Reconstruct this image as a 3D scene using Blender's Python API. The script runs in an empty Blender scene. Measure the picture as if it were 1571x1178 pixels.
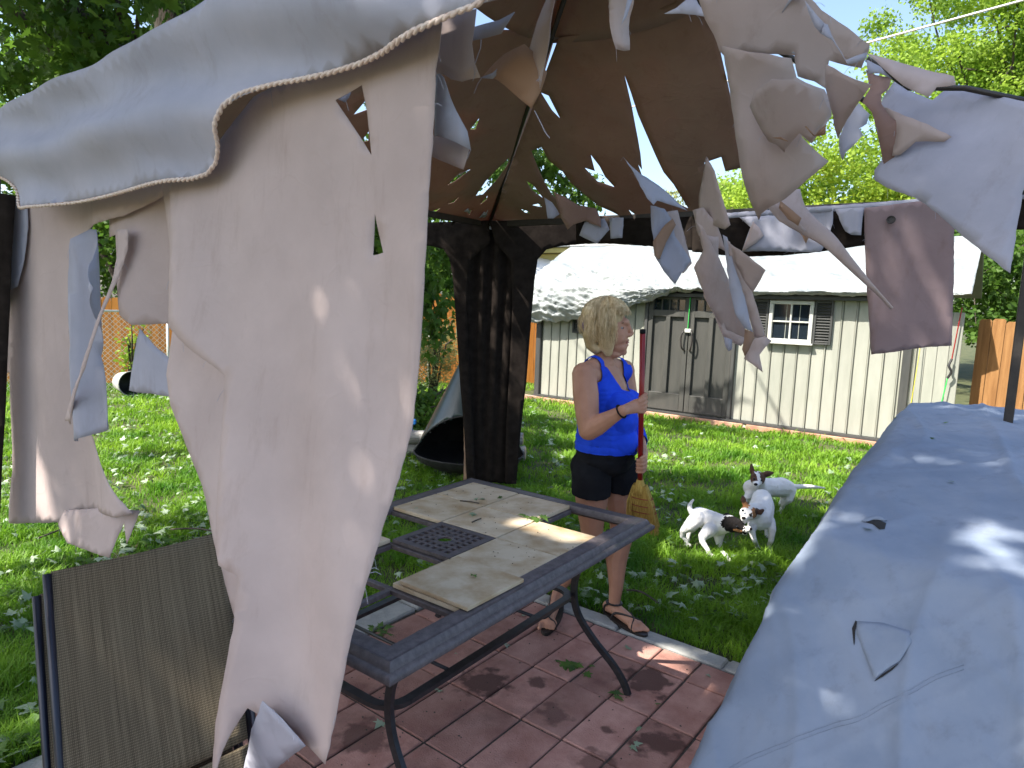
import bpy, bmesh, math, random
import numpy as np
from mathutils import Vector, Matrix, noise, Quaternion
from mathutils.geometry import delaunay_2d_cdt
random.seed(7); np.random.seed(7)
S = bpy.context.scene
COL = S.collection
V = Vector
R = math.radians
# ------------------------------------------------------------------ camera
FPX, PITCH, ROLL, HC = 1037.0, 0.1226, -0.0319, 1.65
_R0 = V((1, 0, 0)); _U0 = V((0, math.sin(PITCH), math.cos(PITCH))); FW = V((0, math.cos(PITCH), -math.sin(PITCH)))
RT = _R0 * math.cos(ROLL) - _U0 * math.sin(ROLL)
UP = _R0 * math.sin(ROLL) + _U0 * math.cos(ROLL)
CAM = V((0, 0, HC))
cd = bpy.data.cameras.new('camera'); cam = bpy.data.objects.new('camera', cd); COL.objects.link(cam)
mw = Matrix((RT, UP, -FW)).transposed().to_4x4(); mw.translation = CAM
cam.matrix_world = mw
cd.sensor_width = 36; cd.lens = FPX / 1571 * 36
cd.shift_x = (785.5 - 738.5) / 1571
cd.clip_start = 0.05; cd.clip_end = 400
cd.dof.use_dof = True; cd.dof.focus_distance = 3.6; cd.dof.aperture_fstop = 7.5
S.camera = cam
# ------------------------------------------------------------------ light
SUNH = V((-0.57, -0.25, 0)); ELEV = R(52)
W = bpy.data.worlds.new('World'); S.world = W; W.use_nodes = True
nt = W.node_tree; bg = nt.nodes['Background']
sky = nt.nodes.new('ShaderNodeTexSky'); sky.sky_type = 'NISHITA'; sky.sun_disc = False
sky.sun_elevation = ELEV; sky.sun_rotation = math.atan2(SUNH.x, SUNH.y)
sky.air_density = 1.0; sky.dust_density = 2.2; sky.ozone_density = 1.0
nt.links.new(sky.outputs[0], bg.inputs[0]); bg.inputs[1].default_value = 0.145
sd = bpy.data.lights.new('sun', 'SUN'); sun = bpy.data.objects.new('sun', sd); COL.objects.link(sun)
sd.energy = 5.0; sd.angle = R(0.55); sd.color = (1.0, 0.95, 0.87)
h = SUNH.normalized(); SUND = V((h.x * math.cos(ELEV), h.y * math.cos(ELEV), math.sin(ELEV)))
sun.rotation_euler = SUND.to_track_quat('Z', 'Y').to_euler()
S.view_settings.view_transform = 'Standard'; S.view_settings.look = 'None'
S.view_settings.exposure = 1.3; S.view_settings.gamma = 1.0
S.view_settings.use_curve_mapping = False

# ------------------------------------------------------------------ placing: a point of the picture on a real plane
def ray(x, y): return RT * ((x - 738.5) / FPX) + UP * ((589 - y) / FPX) + FW
def gnd(x, y, z=0.0):
    d = ray(x, y); return CAM + d * ((z - HC) / d.z)
def at(x, y, Y):
    d = ray(x, y); return CAM + d * (Y / d.y)
def onp(x, y, P, N):
    d = ray(x, y); return CAM + d * ((P - CAM).dot(N) / d.dot(N))
def vplane(a, b, tilt=0.0):
    P = at(*a); Q = at(*b); t = (Q - P); t.z = 0; t.normalize()
    N = t.cross(V((0, 0, 1)));
    if N.y > 0: N = -N
    if tilt: N = (N + V((0, 0, tilt))).normalized()
    return P, N
def rf(a, b): return random.uniform(a, b)

# ------------------------------------------------------------------ materials
def mat(name, col, rough=0.7, col2=None, scale=8.0, metal=0.0, trans=0.0, tcol=None, bump=0.0, bscale=60.0, spec=0.5,
        detail=5.0, stretch=None, sheen=0, rnd=0.0, lo=0.35, hi=0.65):
    m = bpy.data.materials.new(name); m.use_nodes = True; n = m.node_tree.nodes; l = m.node_tree.links
    b = n['Principled BSDF']; out = n['Material Output']
    b.inputs['Roughness'].default_value = rough; b.inputs['Metallic'].default_value = metal
    b.inputs['Specular IOR Level'].default_value = spec
    tc = n.new('ShaderNodeTexCoord'); src = tc.outputs['Object']
    if stretch:
        mp = n.new('ShaderNodeMapping'); mp.inputs['Scale'].default_value = stretch
        l.new(src, mp.inputs['Vector']); src = mp.outputs[0]
    csock = None
    if col2 is not None:
        nz = n.new('ShaderNodeTexNoise'); nz.inputs['Scale'].default_value = scale; nz.inputs['Detail'].default_value = detail
        nz.inputs['Roughness'].default_value = 0.62
        l.new(src, nz.inputs['Vector'])
        cr = n.new('ShaderNodeValToRGB'); cr.color_ramp.elements[0].position = lo; cr.color_ramp.elements[1].position = hi
        cr.color_ramp.elements[0].color = (*col, 1); cr.color_ramp.elements[1].color = (*col2, 1)
        l.new(nz.outputs['Fac'], cr.inputs[0]); csock = cr.outputs[0]
        if rnd:
            oi = n.new('ShaderNodeObjectInfo'); hs = n.new('ShaderNodeHueSaturation')
            mr = n.new('ShaderNodeMapRange'); mr.inputs[3].default_value = 1 - rnd; mr.inputs[4].default_value = 1 + rnd
            l.new(oi.outputs['Random'], mr.inputs[0]); l.new(mr.outputs[0], hs.inputs['Value']); l.new(csock, hs.inputs['Color'])
            csock = hs.outputs[0]
            vm = n.new('ShaderNodeVectorMath'); vm.operation = 'MULTIPLY_ADD'
            l.new(oi.outputs['Random'], vm.inputs[0]); vm.inputs[1].default_value = (37, 91, 53); l.new(src, vm.inputs[2])
            l.new(vm.outputs[0], nz.inputs['Vector'])
        l.new(csock, b.inputs['Base Color'])
    else:
        b.inputs['Base Color'].default_value = (*col, 1)
    if bump:
        nb = n.new('ShaderNodeTexNoise'); nb.inputs['Scale'].default_value = bscale; nb.inputs['Detail'].default_value = 6
        l.new(src, nb.inputs['Vector'])
        bp = n.new('ShaderNodeBump'); bp.inputs['Strength'].default_value = bump; bp.inputs['Distance'].default_value = 0.01
        l.new(nb.outputs['Fac'], bp.inputs['Height']); l.new(bp.outputs[0], b.inputs['Normal'])
    if trans > 0:
        t = n.new('ShaderNodeBsdfTranslucent'); mx = n.new('ShaderNodeMixShader'); mx.inputs[0].default_value = trans
        if tcol: t.inputs[0].default_value = (*tcol, 1)
        elif csock: l.new(csock, t.inputs[0])
        else: t.inputs[0].default_value = (*col, 1)
        l.new(b.outputs[0], mx.inputs[1]); l.new(t.outputs[0], mx.inputs[2]); l.new(mx.outputs[0], out.inputs[0])
    return m

def leafmat(name, c1, c2, scale, trans=0.45, rough=0.55):
    m = mat(name, c1, rough, c2, scale, trans=trans, detail=2.0, lo=0.3, hi=0.7, spec=0.4); return m

def fabric(name, c1, c2, tcol, trans=0.3, weave=900.0, scale=2.5, crease=.25, dirt=.55):
    m = mat(name, c1, 0.85, c2, scale, trans=trans, tcol=tcol, detail=6, spec=0.2)
    n = m.node_tree.nodes; l = m.node_tree.links; b = n['Principled BSDF']
    nb = n.new('ShaderNodeTexNoise'); nb.inputs['Scale'].default_value = 7; nb.inputs['Detail'].default_value = 5
    tc = n.new('ShaderNodeTexCoord'); l.new(tc.outputs['Object'], nb.inputs['Vector'])
    wv = n.new('ShaderNodeTexNoise'); wv.inputs['Scale'].default_value = weave; l.new(tc.outputs['Object'], wv.inputs['Vector'])
    ad = n.new('ShaderNodeMath'); ad.operation = 'MULTIPLY_ADD'; l.new(wv.outputs['Fac'], ad.inputs[0]); ad.inputs[1].default_value = 0.05
    l.new(nb.outputs['Fac'], ad.inputs[2])
    cz = n.new('ShaderNodeTexNoise'); cz.inputs['Scale'].default_value = 3.2; cz.inputs['Detail'].default_value = 3; cz.inputs['Distortion'].default_value = 1.2
    l.new(tc.outputs['Object'], cz.inputs['Vector'])
    a1 = n.new('ShaderNodeMath'); a1.operation = 'SUBTRACT'; l.new(cz.outputs['Fac'], a1.inputs[0]); a1.inputs[1].default_value = .5
    a2 = n.new('ShaderNodeMath'); a2.operation = 'ABSOLUTE'; l.new(a1.outputs[0], a2.inputs[0])
    a3 = n.new('ShaderNodeMapRange'); a3.inputs[1].default_value = 0; a3.inputs[2].default_value = .035; a3.inputs[3].default_value = crease; a3.inputs[4].default_value = 0; l.new(a2.outputs[0], a3.inputs[0])
    a4 = n.new('ShaderNodeMath'); a4.operation = 'ADD'; l.new(ad.outputs[0], a4.inputs[0]); l.new(a3.outputs[0], a4.inputs[1])
    bp = n.new('ShaderNodeBump'); bp.inputs['Strength'].default_value = 0.3; bp.inputs['Distance'].default_value = 0.01
    l.new(a4.outputs[0], bp.inputs['Height'])
    # faint dirt blotches and runs
    dz_ = n.new('ShaderNodeTexNoise'); dz_.inputs['Scale'].default_value = 5; dz_.inputs['Detail'].default_value = 8; dz_.inputs['Roughness'].default_value = .7
    mpd = n.new('ShaderNodeMapping'); mpd.inputs['Scale'].default_value = (2.5, 2.5, .5); l.new(tc.outputs['Object'], mpd.inputs['Vector']); l.new(mpd.outputs[0], dz_.inputs['Vector'])
    dr = n.new('ShaderNodeMapRange'); dr.inputs[1].default_value = .55; dr.inputs[2].default_value = .8; dr.inputs[4].default_value = dirt; l.new(dz_.outputs['Fac'], dr.inputs[0])
    dm_ = n.new('ShaderNodeMix'); dm_.data_type = 'RGBA'; dm_.blend_type = 'MULTIPLY'; l.new(dr.outputs[0], dm_.inputs[0]); l.new(b.inputs['Base Color'].links[0].from_socket, dm_.inputs[6]); dm_.inputs[7].default_value = (.55, .47, .40, 1)
    l.new(dm_.outputs[2], b.inputs['Base Color']); l.new(bp.outputs[0], b.inputs['Normal'])
    return m

M = {}
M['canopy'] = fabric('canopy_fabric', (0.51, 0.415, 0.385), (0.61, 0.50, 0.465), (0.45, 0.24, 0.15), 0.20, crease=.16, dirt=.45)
M['canopy_roof_shaded'] = fabric('canopy_roof_shaded_fabric', (0.275, 0.175, 0.145), (0.34, 0.225, 0.185), (0.42, 0.13, 0.05), 0.14)  # same cloth as the strips; shade of the underside painted in as darker brown
M['canopy_mauve_shaded'] = fabric('canopy_mauve_shaded_fabric', (0.33, 0.25, 0.26), (0.42, 0.32, 0.33), (0.45, 0.20, 0.14), 0.25, crease=.16, dirt=.45)  # same cloth again, its weaker light painted into the colour
M['canopy_out'] = fabric('canopy_outer_fabric', (0.38, 0.385, 0.45), (0.47, 0.465, 0.53), (0.40, 0.27, 0.22), 0.15, crease=.10, dirt=.4)
M['canopy_tan'] = fabric('canopy_tan_fabric', (0.42, 0.27, 0.18), (0.50, 0.34, 0.24), (0.45, 0.20, 0.08), 0.35)
M['cord'] = mat('hem_cord', (0.62, 0.48, 0.40), 0.9, (0.75, 0.64, 0.56), 60, bump=0.4)
M['brownmetal'] = mat('dark_brown_metal', (0.018, 0.014, 0.012), 0.45, (0.03, 0.024, 0.02), 30)
M['curtain'] = mat('dark_curtain', (0.016, 0.012, 0.010), 0.95, (0.03, 0.023, 0.019), 14, trans=0.12, tcol=(0.05, 0.03, 0.02), spec=0.1)
M['netting'] = mat('netting', (0.55, 0.55, 0.55), 0.8, trans=0.4)
M['steel'] = mat('bare_steel', (0.5, 0.5, 0.5), 0.4, metal=0.8)
M['tableframe'] = mat('table_frame_metal', (0.070, 0.058, 0.058), 0.55, (0.12, 0.10, 0.10), 45, bump=0.08, bscale=250, stretch=(1, 1, 1))
M['blackmetal'] = mat('black_metal', (0.012, 0.012, 0.014), 0.42, (0.028, 0.026, 0.028), 40)
M['tile'] = mat('stone_tile', (0.60, 0.49, 0.34), 0.55, (0.38, 0.25, 0.12), 7, bump=0.1, bscale=90, detail=10, rnd=0.07, lo=0.40, hi=0.68)
M['paver'] = mat('red_paver', (0.32, 0.145, 0.110), 0.9, (0.47, 0.255, 0.20), 6, bump=0.5, bscale=150, detail=9, rnd=0.22)
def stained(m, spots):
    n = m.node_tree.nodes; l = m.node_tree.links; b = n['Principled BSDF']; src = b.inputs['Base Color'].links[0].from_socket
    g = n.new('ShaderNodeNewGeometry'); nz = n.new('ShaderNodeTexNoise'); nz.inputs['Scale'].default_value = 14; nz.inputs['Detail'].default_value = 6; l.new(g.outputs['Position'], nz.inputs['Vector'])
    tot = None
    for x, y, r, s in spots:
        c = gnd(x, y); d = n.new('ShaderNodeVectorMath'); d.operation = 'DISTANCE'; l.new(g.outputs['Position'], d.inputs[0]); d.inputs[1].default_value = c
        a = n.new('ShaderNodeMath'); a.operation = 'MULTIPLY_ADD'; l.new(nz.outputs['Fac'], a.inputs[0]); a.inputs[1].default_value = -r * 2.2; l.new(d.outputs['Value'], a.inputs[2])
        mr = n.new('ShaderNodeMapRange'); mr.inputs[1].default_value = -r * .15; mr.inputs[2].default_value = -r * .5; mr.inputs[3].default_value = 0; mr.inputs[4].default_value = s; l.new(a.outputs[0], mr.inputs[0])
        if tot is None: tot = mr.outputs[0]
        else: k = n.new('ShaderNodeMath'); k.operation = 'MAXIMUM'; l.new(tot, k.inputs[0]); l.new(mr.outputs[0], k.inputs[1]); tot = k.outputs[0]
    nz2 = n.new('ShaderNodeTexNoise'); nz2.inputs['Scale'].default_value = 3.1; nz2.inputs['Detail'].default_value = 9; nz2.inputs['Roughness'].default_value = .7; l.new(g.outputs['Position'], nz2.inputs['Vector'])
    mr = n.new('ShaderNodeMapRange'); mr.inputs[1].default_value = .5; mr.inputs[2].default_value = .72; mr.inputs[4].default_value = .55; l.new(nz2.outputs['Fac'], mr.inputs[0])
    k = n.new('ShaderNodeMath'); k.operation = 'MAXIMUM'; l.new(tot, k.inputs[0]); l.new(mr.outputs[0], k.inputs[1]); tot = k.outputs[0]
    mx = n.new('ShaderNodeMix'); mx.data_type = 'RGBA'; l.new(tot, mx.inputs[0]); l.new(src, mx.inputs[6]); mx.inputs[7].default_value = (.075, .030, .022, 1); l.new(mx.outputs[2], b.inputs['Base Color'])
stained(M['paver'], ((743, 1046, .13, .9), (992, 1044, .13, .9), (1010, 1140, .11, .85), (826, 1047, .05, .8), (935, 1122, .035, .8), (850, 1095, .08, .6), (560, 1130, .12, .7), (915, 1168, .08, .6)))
M['stain'] = mat('damp_stain', (0.13, 0.045, 0.032), 0.8, (0.18, 0.07, 0.05), 9, bump=0.3, bscale=150)
M['concrete'] = mat('concrete', (0.30, 0.30, 0.28), 0.95, (0.42, 0.41, 0.38), 9, bump=0.5, bscale=110, detail=9)
M['sand'] = mat('joint_sand', (0.045, 0.034, 0.028), 1.0, (0.09, 0.07, 0.055), 30, bump=0.6)
M['soil'] = mat('lawn_soil', (0.03, 0.045, 0.012), 1.0, (0.085, 0.085, 0.03), 3, bump=0.8, bscale=40, detail=8)
M['grass'] = leafmat('grass_blades', (0.06, 0.20, 0.010), (0.28, 0.47, 0.030), 1.8, 0.48)
M['leaf'] = leafmat('maple_leaves', (0.045, 0.11, 0.015), (0.12, 0.22, 0.025), 2.0, 0.5)
M['leaf_bright'] = leafmat('bright_leaves', (0.17, 0.30, 0.03), (0.38, 0.52, 0.06), 1.2, 0.55)
M['leaf_olive'] = leafmat('olive_leaves', (0.17, 0.20, 0.06), (0.34, 0.36, 0.13), 3.0, 0.4)
M['leaf_pale'] = leafmat('pale_leaf_undersides', (0.16, 0.24, 0.12), (0.42, 0.50, 0.36), 9.0, 0.25)
M['leaf_dark'] = leafmat('dark_leaves', (0.045, 0.10, 0.015), (0.13, 0.23, 0.04), 9.0, 0.35)
M['bark'] = mat('bark', (0.035, 0.027, 0.02), 1.0, (0.10, 0.08, 0.06), 7, bump=1.0, bscale=22, stretch=(3, 3, 0.6))
M['siding'] = mat('shed_siding', (0.27, 0.275, 0.23), 0.6, (0.33, 0.33, 0.28), 6, rnd=0.05, bump=0.15, bscale=60, stretch=(1, 1, 0.2))
M['shedgrey'] = mat('shed_grey_trim', (0.036, 0.038, 0.036), 0.6, (0.055, 0.055, 0.052), 9, bump=0.2, bscale=60, stretch=(1, 1, 0.15))
M['shedpanel'] = mat('shed_door_grey', (0.040, 0.040, 0.035), 0.6, (0.060, 0.058, 0.050), 9, bump=0.2, bscale=60, stretch=(1, 1, 0.15))
M['white'] = mat('white_trim', (0.50, 0.50, 0.46), 0.5, (0.44, 0.44, 0.40), 20)
M['glass'] = mat('dark_glass', (0.012, 0.018, 0.025), 0.06, spec=0.9)
M['tarp'] = mat('silver_tarp', (0.18, 0.20, 0.20), 0.45, (0.30, 0.32, 0.315), 3, bump=1.0, bscale=14, detail=9)
M['cedar'] = mat('orange_cedar', (0.50, 0.17, 0.025), 0.85, (0.68, 0.27, 0.05), 3.5, bump=0.3, bscale=30, stretch=(6, 6, 0.5), rnd=0.12)
M['brownfence'] = mat('brown_fence', (0.20, 0.09, 0.025), 0.85, (0.30, 0.15, 0.05), 3.5, bump=0.3, bscale=30, stretch=(6, 6, 0.5), rnd=0.12)
M['galv'] = mat('galvanised_wire', (0.70, 0.70, 0.66), 0.45, metal=0.3)
M['enamel'] = mat('green_enamel', (0.012, 0.030, 0.030), 0.35, (0.022, 0.045, 0.045), 8, spec=0.7)
M['soot'] = mat('soot_black', (0.012, 0.011, 0.011), 0.7, (0.03, 0.028, 0.026), 14, bump=0.3)
M['log'] = mat('grey_log_bark', (0.22, 0.20, 0.18), 0.95, (0.42, 0.40, 0.37), 7, bump=0.7, bscale=26, stretch=(1, 5, 5))
M['logend'] = mat('log_end', (0.36, 0.27, 0.18), 0.9, (0.50, 0.40, 0.28), 14)
M['cover'] = fabric('cover_fabric', (0.20, 0.245, 0.32), (0.27, 0.31, 0.38), (0.3, 0.3, 0.35), 0.03, weave=700, crease=.12, dirt=.5)
M['coverhole_shade'] = mat('cover_hole_shade', (0.02, 0.018, 0.017), 0.9)  # painted shade for the cover's openings, laid on as dark patches
M['skin'] = mat('skin', (0.43, 0.215, 0.135), 0.5, (0.50, 0.26, 0.17), 11, spec=0.4, bump=0.05, bscale=200)
M['blue'] = mat('blue_cotton', (0.012, 0.06, 0.62), 0.85, (0.02, 0.085, 0.75), 10, bump=0.15, bscale=30, spec=0.2)
M['blackcloth'] = mat('black_cotton', (0.010, 0.010, 0.012), 0.95, (0.018, 0.018, 0.02), 10, spec=0.1)
M['hair'] = mat('blond_hair', (0.50, 0.35, 0.16), 0.5, (0.90, 0.74, 0.46), 30, stretch=(3, 3, 0.6), bump=0.3, bscale=60)
M['hairdark'] = mat('blond_hair_under', (0.38, 0.26, 0.12), 0.6, (0.58, 0.44, 0.24), 22)
M['leather'] = mat('black_leather', (0.012, 0.010, 0.009), 0.5, (0.03, 0.024, 0.02), 30)
M['red'] = mat('red_paint', (0.27, 0.008, 0.009), 0.3, (0.20, 0.006, 0.008), 10)
M['straw'] = mat('broom_straw', (0.30, 0.18, 0.03), 0.85, (0.50, 0.34, 0.08), 50, stretch=(4, 4, 0.3), rnd=0.1)
M['purple'] = mat('purple_plastic', (0.10, 0.03, 0.24), 0.3)
M['eye'] = mat('eye_white', (0.32, 0.28, 0.26), 0.35); M['pupil'] = mat('pupil', (0.01, 0.01, 0.012), 0.1)
M['lip'] = mat('lip', (0.38, 0.11, 0.10), 0.4); M['brow'] = mat('brow', (0.22, 0.13, 0.07), 0.8)
M['fur'] = mat('white_fur', (0.72, 0.69, 0.65), 0.9, (0.82, 0.80, 0.77), 12, bump=0.5, bscale=140)
M['furblack'] = mat('black_fur', (0.008, 0.007, 0.007), 0.9, (0.018, 0.015, 0.014), 30, spec=0.15, bump=0.5, bscale=140)
M['furtan'] = mat('tan_fur', (0.32, 0.14, 0.045), 0.9, (0.42, 0.20, 0.08), 30, bump=0.5, bscale=140)
M['furbrown'] = mat('brown_fur', (0.06, 0.028, 0.015), 0.9, (0.12, 0.055, 0.03), 30, bump=0.5, bscale=140)
M['pink'] = mat('dog_tongue', (0.5, 0.12, 0.12), 0.4)
M['navy'] = mat('blue_black_tube', (0.008, 0.010, 0.022), 0.35)
M['rubber'] = mat('rubber', (0.02, 0.02, 0.021), 0.7)
M['bluepl'] = mat('blue_plastic', (0.02, 0.22, 0.62), 0.4)
M['greenrope'] = mat('green_rope', (0.03, 0.50, 0.08), 0.8); M['yellow'] = mat('yellow_strap', (0.85, 0.75, 0.02), 0.7)
M['neigh_roof'] = mat('pale_roof', (0.62, 0.62, 0.60), 0.8, (0.70, 0.70, 0.68), 4)
M['neigh_wall'] = mat('cream_wall', (0.55, 0.46, 0.16), 0.8, (0.62, 0.52, 0.20), 4)
M['neigh_tan'] = mat('tan_roof', (0.55, 0.25, 0.10), 0.8, (0.62, 0.30, 0.13), 4)
M['edgeboard'] = mat('red_edging_board', (0.40, 0.20, 0.13), 0.9, (0.52, 0.30, 0.20), 5)
M['gravel'] = mat('pink_gravel', (0.36, 0.25, 0.20), 1.0, (0.52, 0.40, 0.33), 60, bump=1.0, bscale=60)
M['mulch'] = mat('mulch', (0.04, 0.03, 0.018), 1.0, (0.09, 0.07, 0.04), 30, bump=1, bscale=40)

def sling_mat():
    m = bpy.data.materials.new('sling_weave'); m.use_nodes = True; n = m.node_tree.nodes; l = m.node_tree.links
    b = n['Principled BSDF']; b.inputs['Roughness'].default_value = 0.8; b.inputs['Specular IOR Level'].default_value = 0.2
    tc = n.new('ShaderNodeTexCoord')
    w1 = n.new('ShaderNodeTexWave'); w1.wave_type = 'BANDS'; w1.bands_direction = 'X'; w1.inputs['Scale'].default_value = 75
    w2 = n.new('ShaderNodeTexWave'); w2.wave_type = 'BANDS'; w2.bands_direction = 'Z'; w2.inputs['Scale'].default_value = 46
    for w in (w1, w2): l.new(tc.outputs['Object'], w.inputs['Vector']); w.inputs['Distortion'].default_value = 0
    m2 = n.new('ShaderNodeMapping'); m2.inputs['Scale'].default_value = (110, 1, 3.0); l.new(tc.outputs['Object'], m2.inputs['Vector'])
    nz = n.new('ShaderNodeTexNoise'); nz.inputs['Scale'].default_value = 1; nz.inputs['Detail'].default_value = 4; l.new(m2.outputs[0], nz.inputs['Vector'])
    mu = n.new('ShaderNodeMath'); mu.operation = 'MULTIPLY'; l.new(w1.outputs['Fac'], mu.inputs[0]); l.new(w2.outputs['Fac'], mu.inputs[1])
    a = n.new('ShaderNodeMath'); a.operation = 'MULTIPLY_ADD'; a.inputs[1].default_value = 0.45; l.new(mu.outputs[0], a.inputs[0]); hf = n.new('ShaderNodeMath'); hf.operation = 'MULTIPLY_ADD'; hf.inputs[1].default_value = .5; hf.inputs[2].default_value = .24; l.new(nz.outputs['Fac'], hf.inputs[0]); l.new(hf.outputs[0], a.inputs[2])
    cr = n.new('ShaderNodeValToRGB'); cr.color_ramp.elements[0].position = 0.35; cr.color_ramp.elements[1].position = 0.95
    cr.color_ramp.elements[0].color = (0.040, 0.030, 0.017, 1); cr.color_ramp.elements[1].color = (0.30, 0.235, 0.15, 1)
    l.new(a.outputs[0], cr.inputs[0]); l.new(cr.outputs[0], b.inputs['Base Color'])
    bp = n.new('ShaderNodeBump'); bp.inputs['Strength'].default_value = 0.5; bp.inputs['Distance'].default_value = 0.003
    l.new(mu.outputs[0], bp.inputs['Height']); l.new(bp.outputs[0], b.inputs['Normal'])
    return m
M['sling'] = sling_mat()

# ------------------------------------------------------------------ object helpers
def wloc(o):
    v = V((0, 0, 0))
    while o is not None: v += V(o.location); o = o.parent
    return v
def empty(name, loc, label, cat, group=None):
    o = bpy.data.objects.new(name, None); COL.objects.link(o); o.location = loc; o.empty_display_size = 0.1
    return tag(o, label, cat, group)
def tag(o, label=None, cat=None, group=None, kind=None):
    if label: o['label'] = label
    if cat: o['category'] = cat
    if group: o['group'] = group
    if kind: o['kind'] = kind
    return o
def link(name, me, m, parent=None, smooth=False, loc=None):
    o = bpy.data.objects.new(name, me); COL.objects.link(o)
    if m is not None and not me.materials: me.materials.append(m)
    if smooth: me.polygons.foreach_set('use_smooth', [True] * len(me.polygons))
    if parent is not None: o.parent = parent
    if loc is not None: o.location = loc
    return o
def mesh_obj(name, vs, fs, m, parent=None, smooth=False):
    """vertices in world coordinates; origin goes to the parent's origin"""
    off = wloc(parent) if parent is not None else V((0, 0, 0))
    me = bpy.data.meshes.new(name)
    me.from_pydata([tuple(V(v) - off) for v in vs], [], fs); me.update()
    return link(name, me, m, parent, smooth)
def npmesh(name, vs, fs, m, parent=None, smooth=False):
    """numpy verts (n,3), tris or quads (k,3|4)"""
    me = bpy.data.meshes.new(name); k = fs.shape[1]
    me.vertices.add(len(vs)); me.vertices.foreach_set('co', vs.astype(np.float32).ravel())
    me.loops.add(fs.size); me.loops.foreach_set('vertex_index', fs.astype(np.int32).ravel())
    me.polygons.add(len(fs)); me.polygons.foreach_set('loop_start', np.arange(0, fs.size, k, dtype=np.int32))
    me.polygons.foreach_set('loop_total', np.full(len(fs), k, dtype=np.int32)); me.update(calc_edges=True); me.validate()
    return link(name, me, m, parent, smooth)

class MB:
    def __init__(s): s.v = []; s.f = []
    def add(s, vs, fs):
        n = len(s.v); s.v += [V(v) for v in vs]; s.f += [tuple(i + n for i in f) for f in fs]; return s
    def box(s, c, size, ax=None, bev=0.0):
        """c centre, size full extents, ax = 3 axis vectors"""
        ax = ax or (V((1, 0, 0)), V((0, 1, 0)), V((0, 0, 1)))
        bm = bmesh.new(); bmesh.ops.create_cube(bm, size=1.0)
        for v in bm.verts: v.co = V((v.co.x * size[0], v.co.y * size[1], v.co.z * size[2]))
        if bev: bmesh.ops.bevel(bm, geom=bm.edges[:], offset=bev, segments=1, affect='EDGES', profile=0.5)
        bm.verts.index_update()
        c = V(c); s.add([c + ax[0] * v.co.x + ax[1] * v.co.y + ax[2] * v.co.z for v in bm.verts], [[v.index for v in f.verts] for f in bm.faces])
        bm.free(); return s
    def tube(s, pts, r, n=8, cap=True, flat=None):
        pts = [V(p) for p in pts]; rs = r if isinstance(r, (list, tuple)) else [r] * len(pts)
        t0 = (pts[1] - pts[0]).normalized(); u = t0.orthogonal().normalized()
        if flat is not None: u = (V(flat) - t0 * V(flat).dot(t0)).normalized()
        vs = []; fs = []
        for i, p in enumerate(pts):
            a = pts[min(i + 1, len(pts) - 1)] - pts[max(i - 1, 0)]; a.normalize()
            u = (u - a * u.dot(a)).normalized(); w = a.cross(u)
            rr = rs[i]; ra, rb = (rr if isinstance(rr, (tuple, list)) else (rr, rr))
            for k in range(n):
                g = 2 * math.pi * (k + 0.5) / n; vs.append(p + u * math.cos(g) * ra + w * math.sin(g) * rb)
        for i in range(len(pts) - 1):
            for k in range(n):
                fs.append((i * n + k, i * n + (k + 1) % n, (i + 1) * n + (k + 1) % n, (i + 1) * n + k))
        if cap:
            fs.append(tuple(range(n))[::-1]); fs.append(tuple(len(vs) - n + k for k in range(n)))
        return s.add(vs, fs)
    def build(s, name, m, parent=None, smooth=False): return mesh_obj(name, s.v, s.f, m, parent, smooth)

def smooth_by_angle(o, ang=40):
    me = o.data; me.polygons.foreach_set('use_smooth', [True] * len(me.polygons))
    bm = bmesh.new(); bm.from_mesh(me)
    for e in bm.edges:
        if len(e.link_faces) == 2 and e.calc_face_angle(0) > R(ang): e.smooth = False
    bm.to_mesh(me); bm.free()
def spline(pts, n=6):
    P = [V(p) for p in pts]; out = []
    for i in range(len(P) - 1):
        p0 = P[max(i - 1, 0)]; p1 = P[i]; p2 = P[i + 1]; p3 = P[min(i + 2, len(P) - 1)]
        for k in range(n):
            t = k / n; out.append(0.5 * ((2 * p1) + (p2 - p0) * t + (2 * p0 - 5 * p1 + 4 * p2 - p3) * t * t + (3 * p1 - p0 - 3 * p2 + p3) * t ** 3))
    out.append(P[-1]); return out
def copy_tree(o, parent=None):
    c = o.copy(); COL.objects.link(c); c.parent = parent
    for ch in list(o.children): copy_tree(ch, c)
    return c

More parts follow.
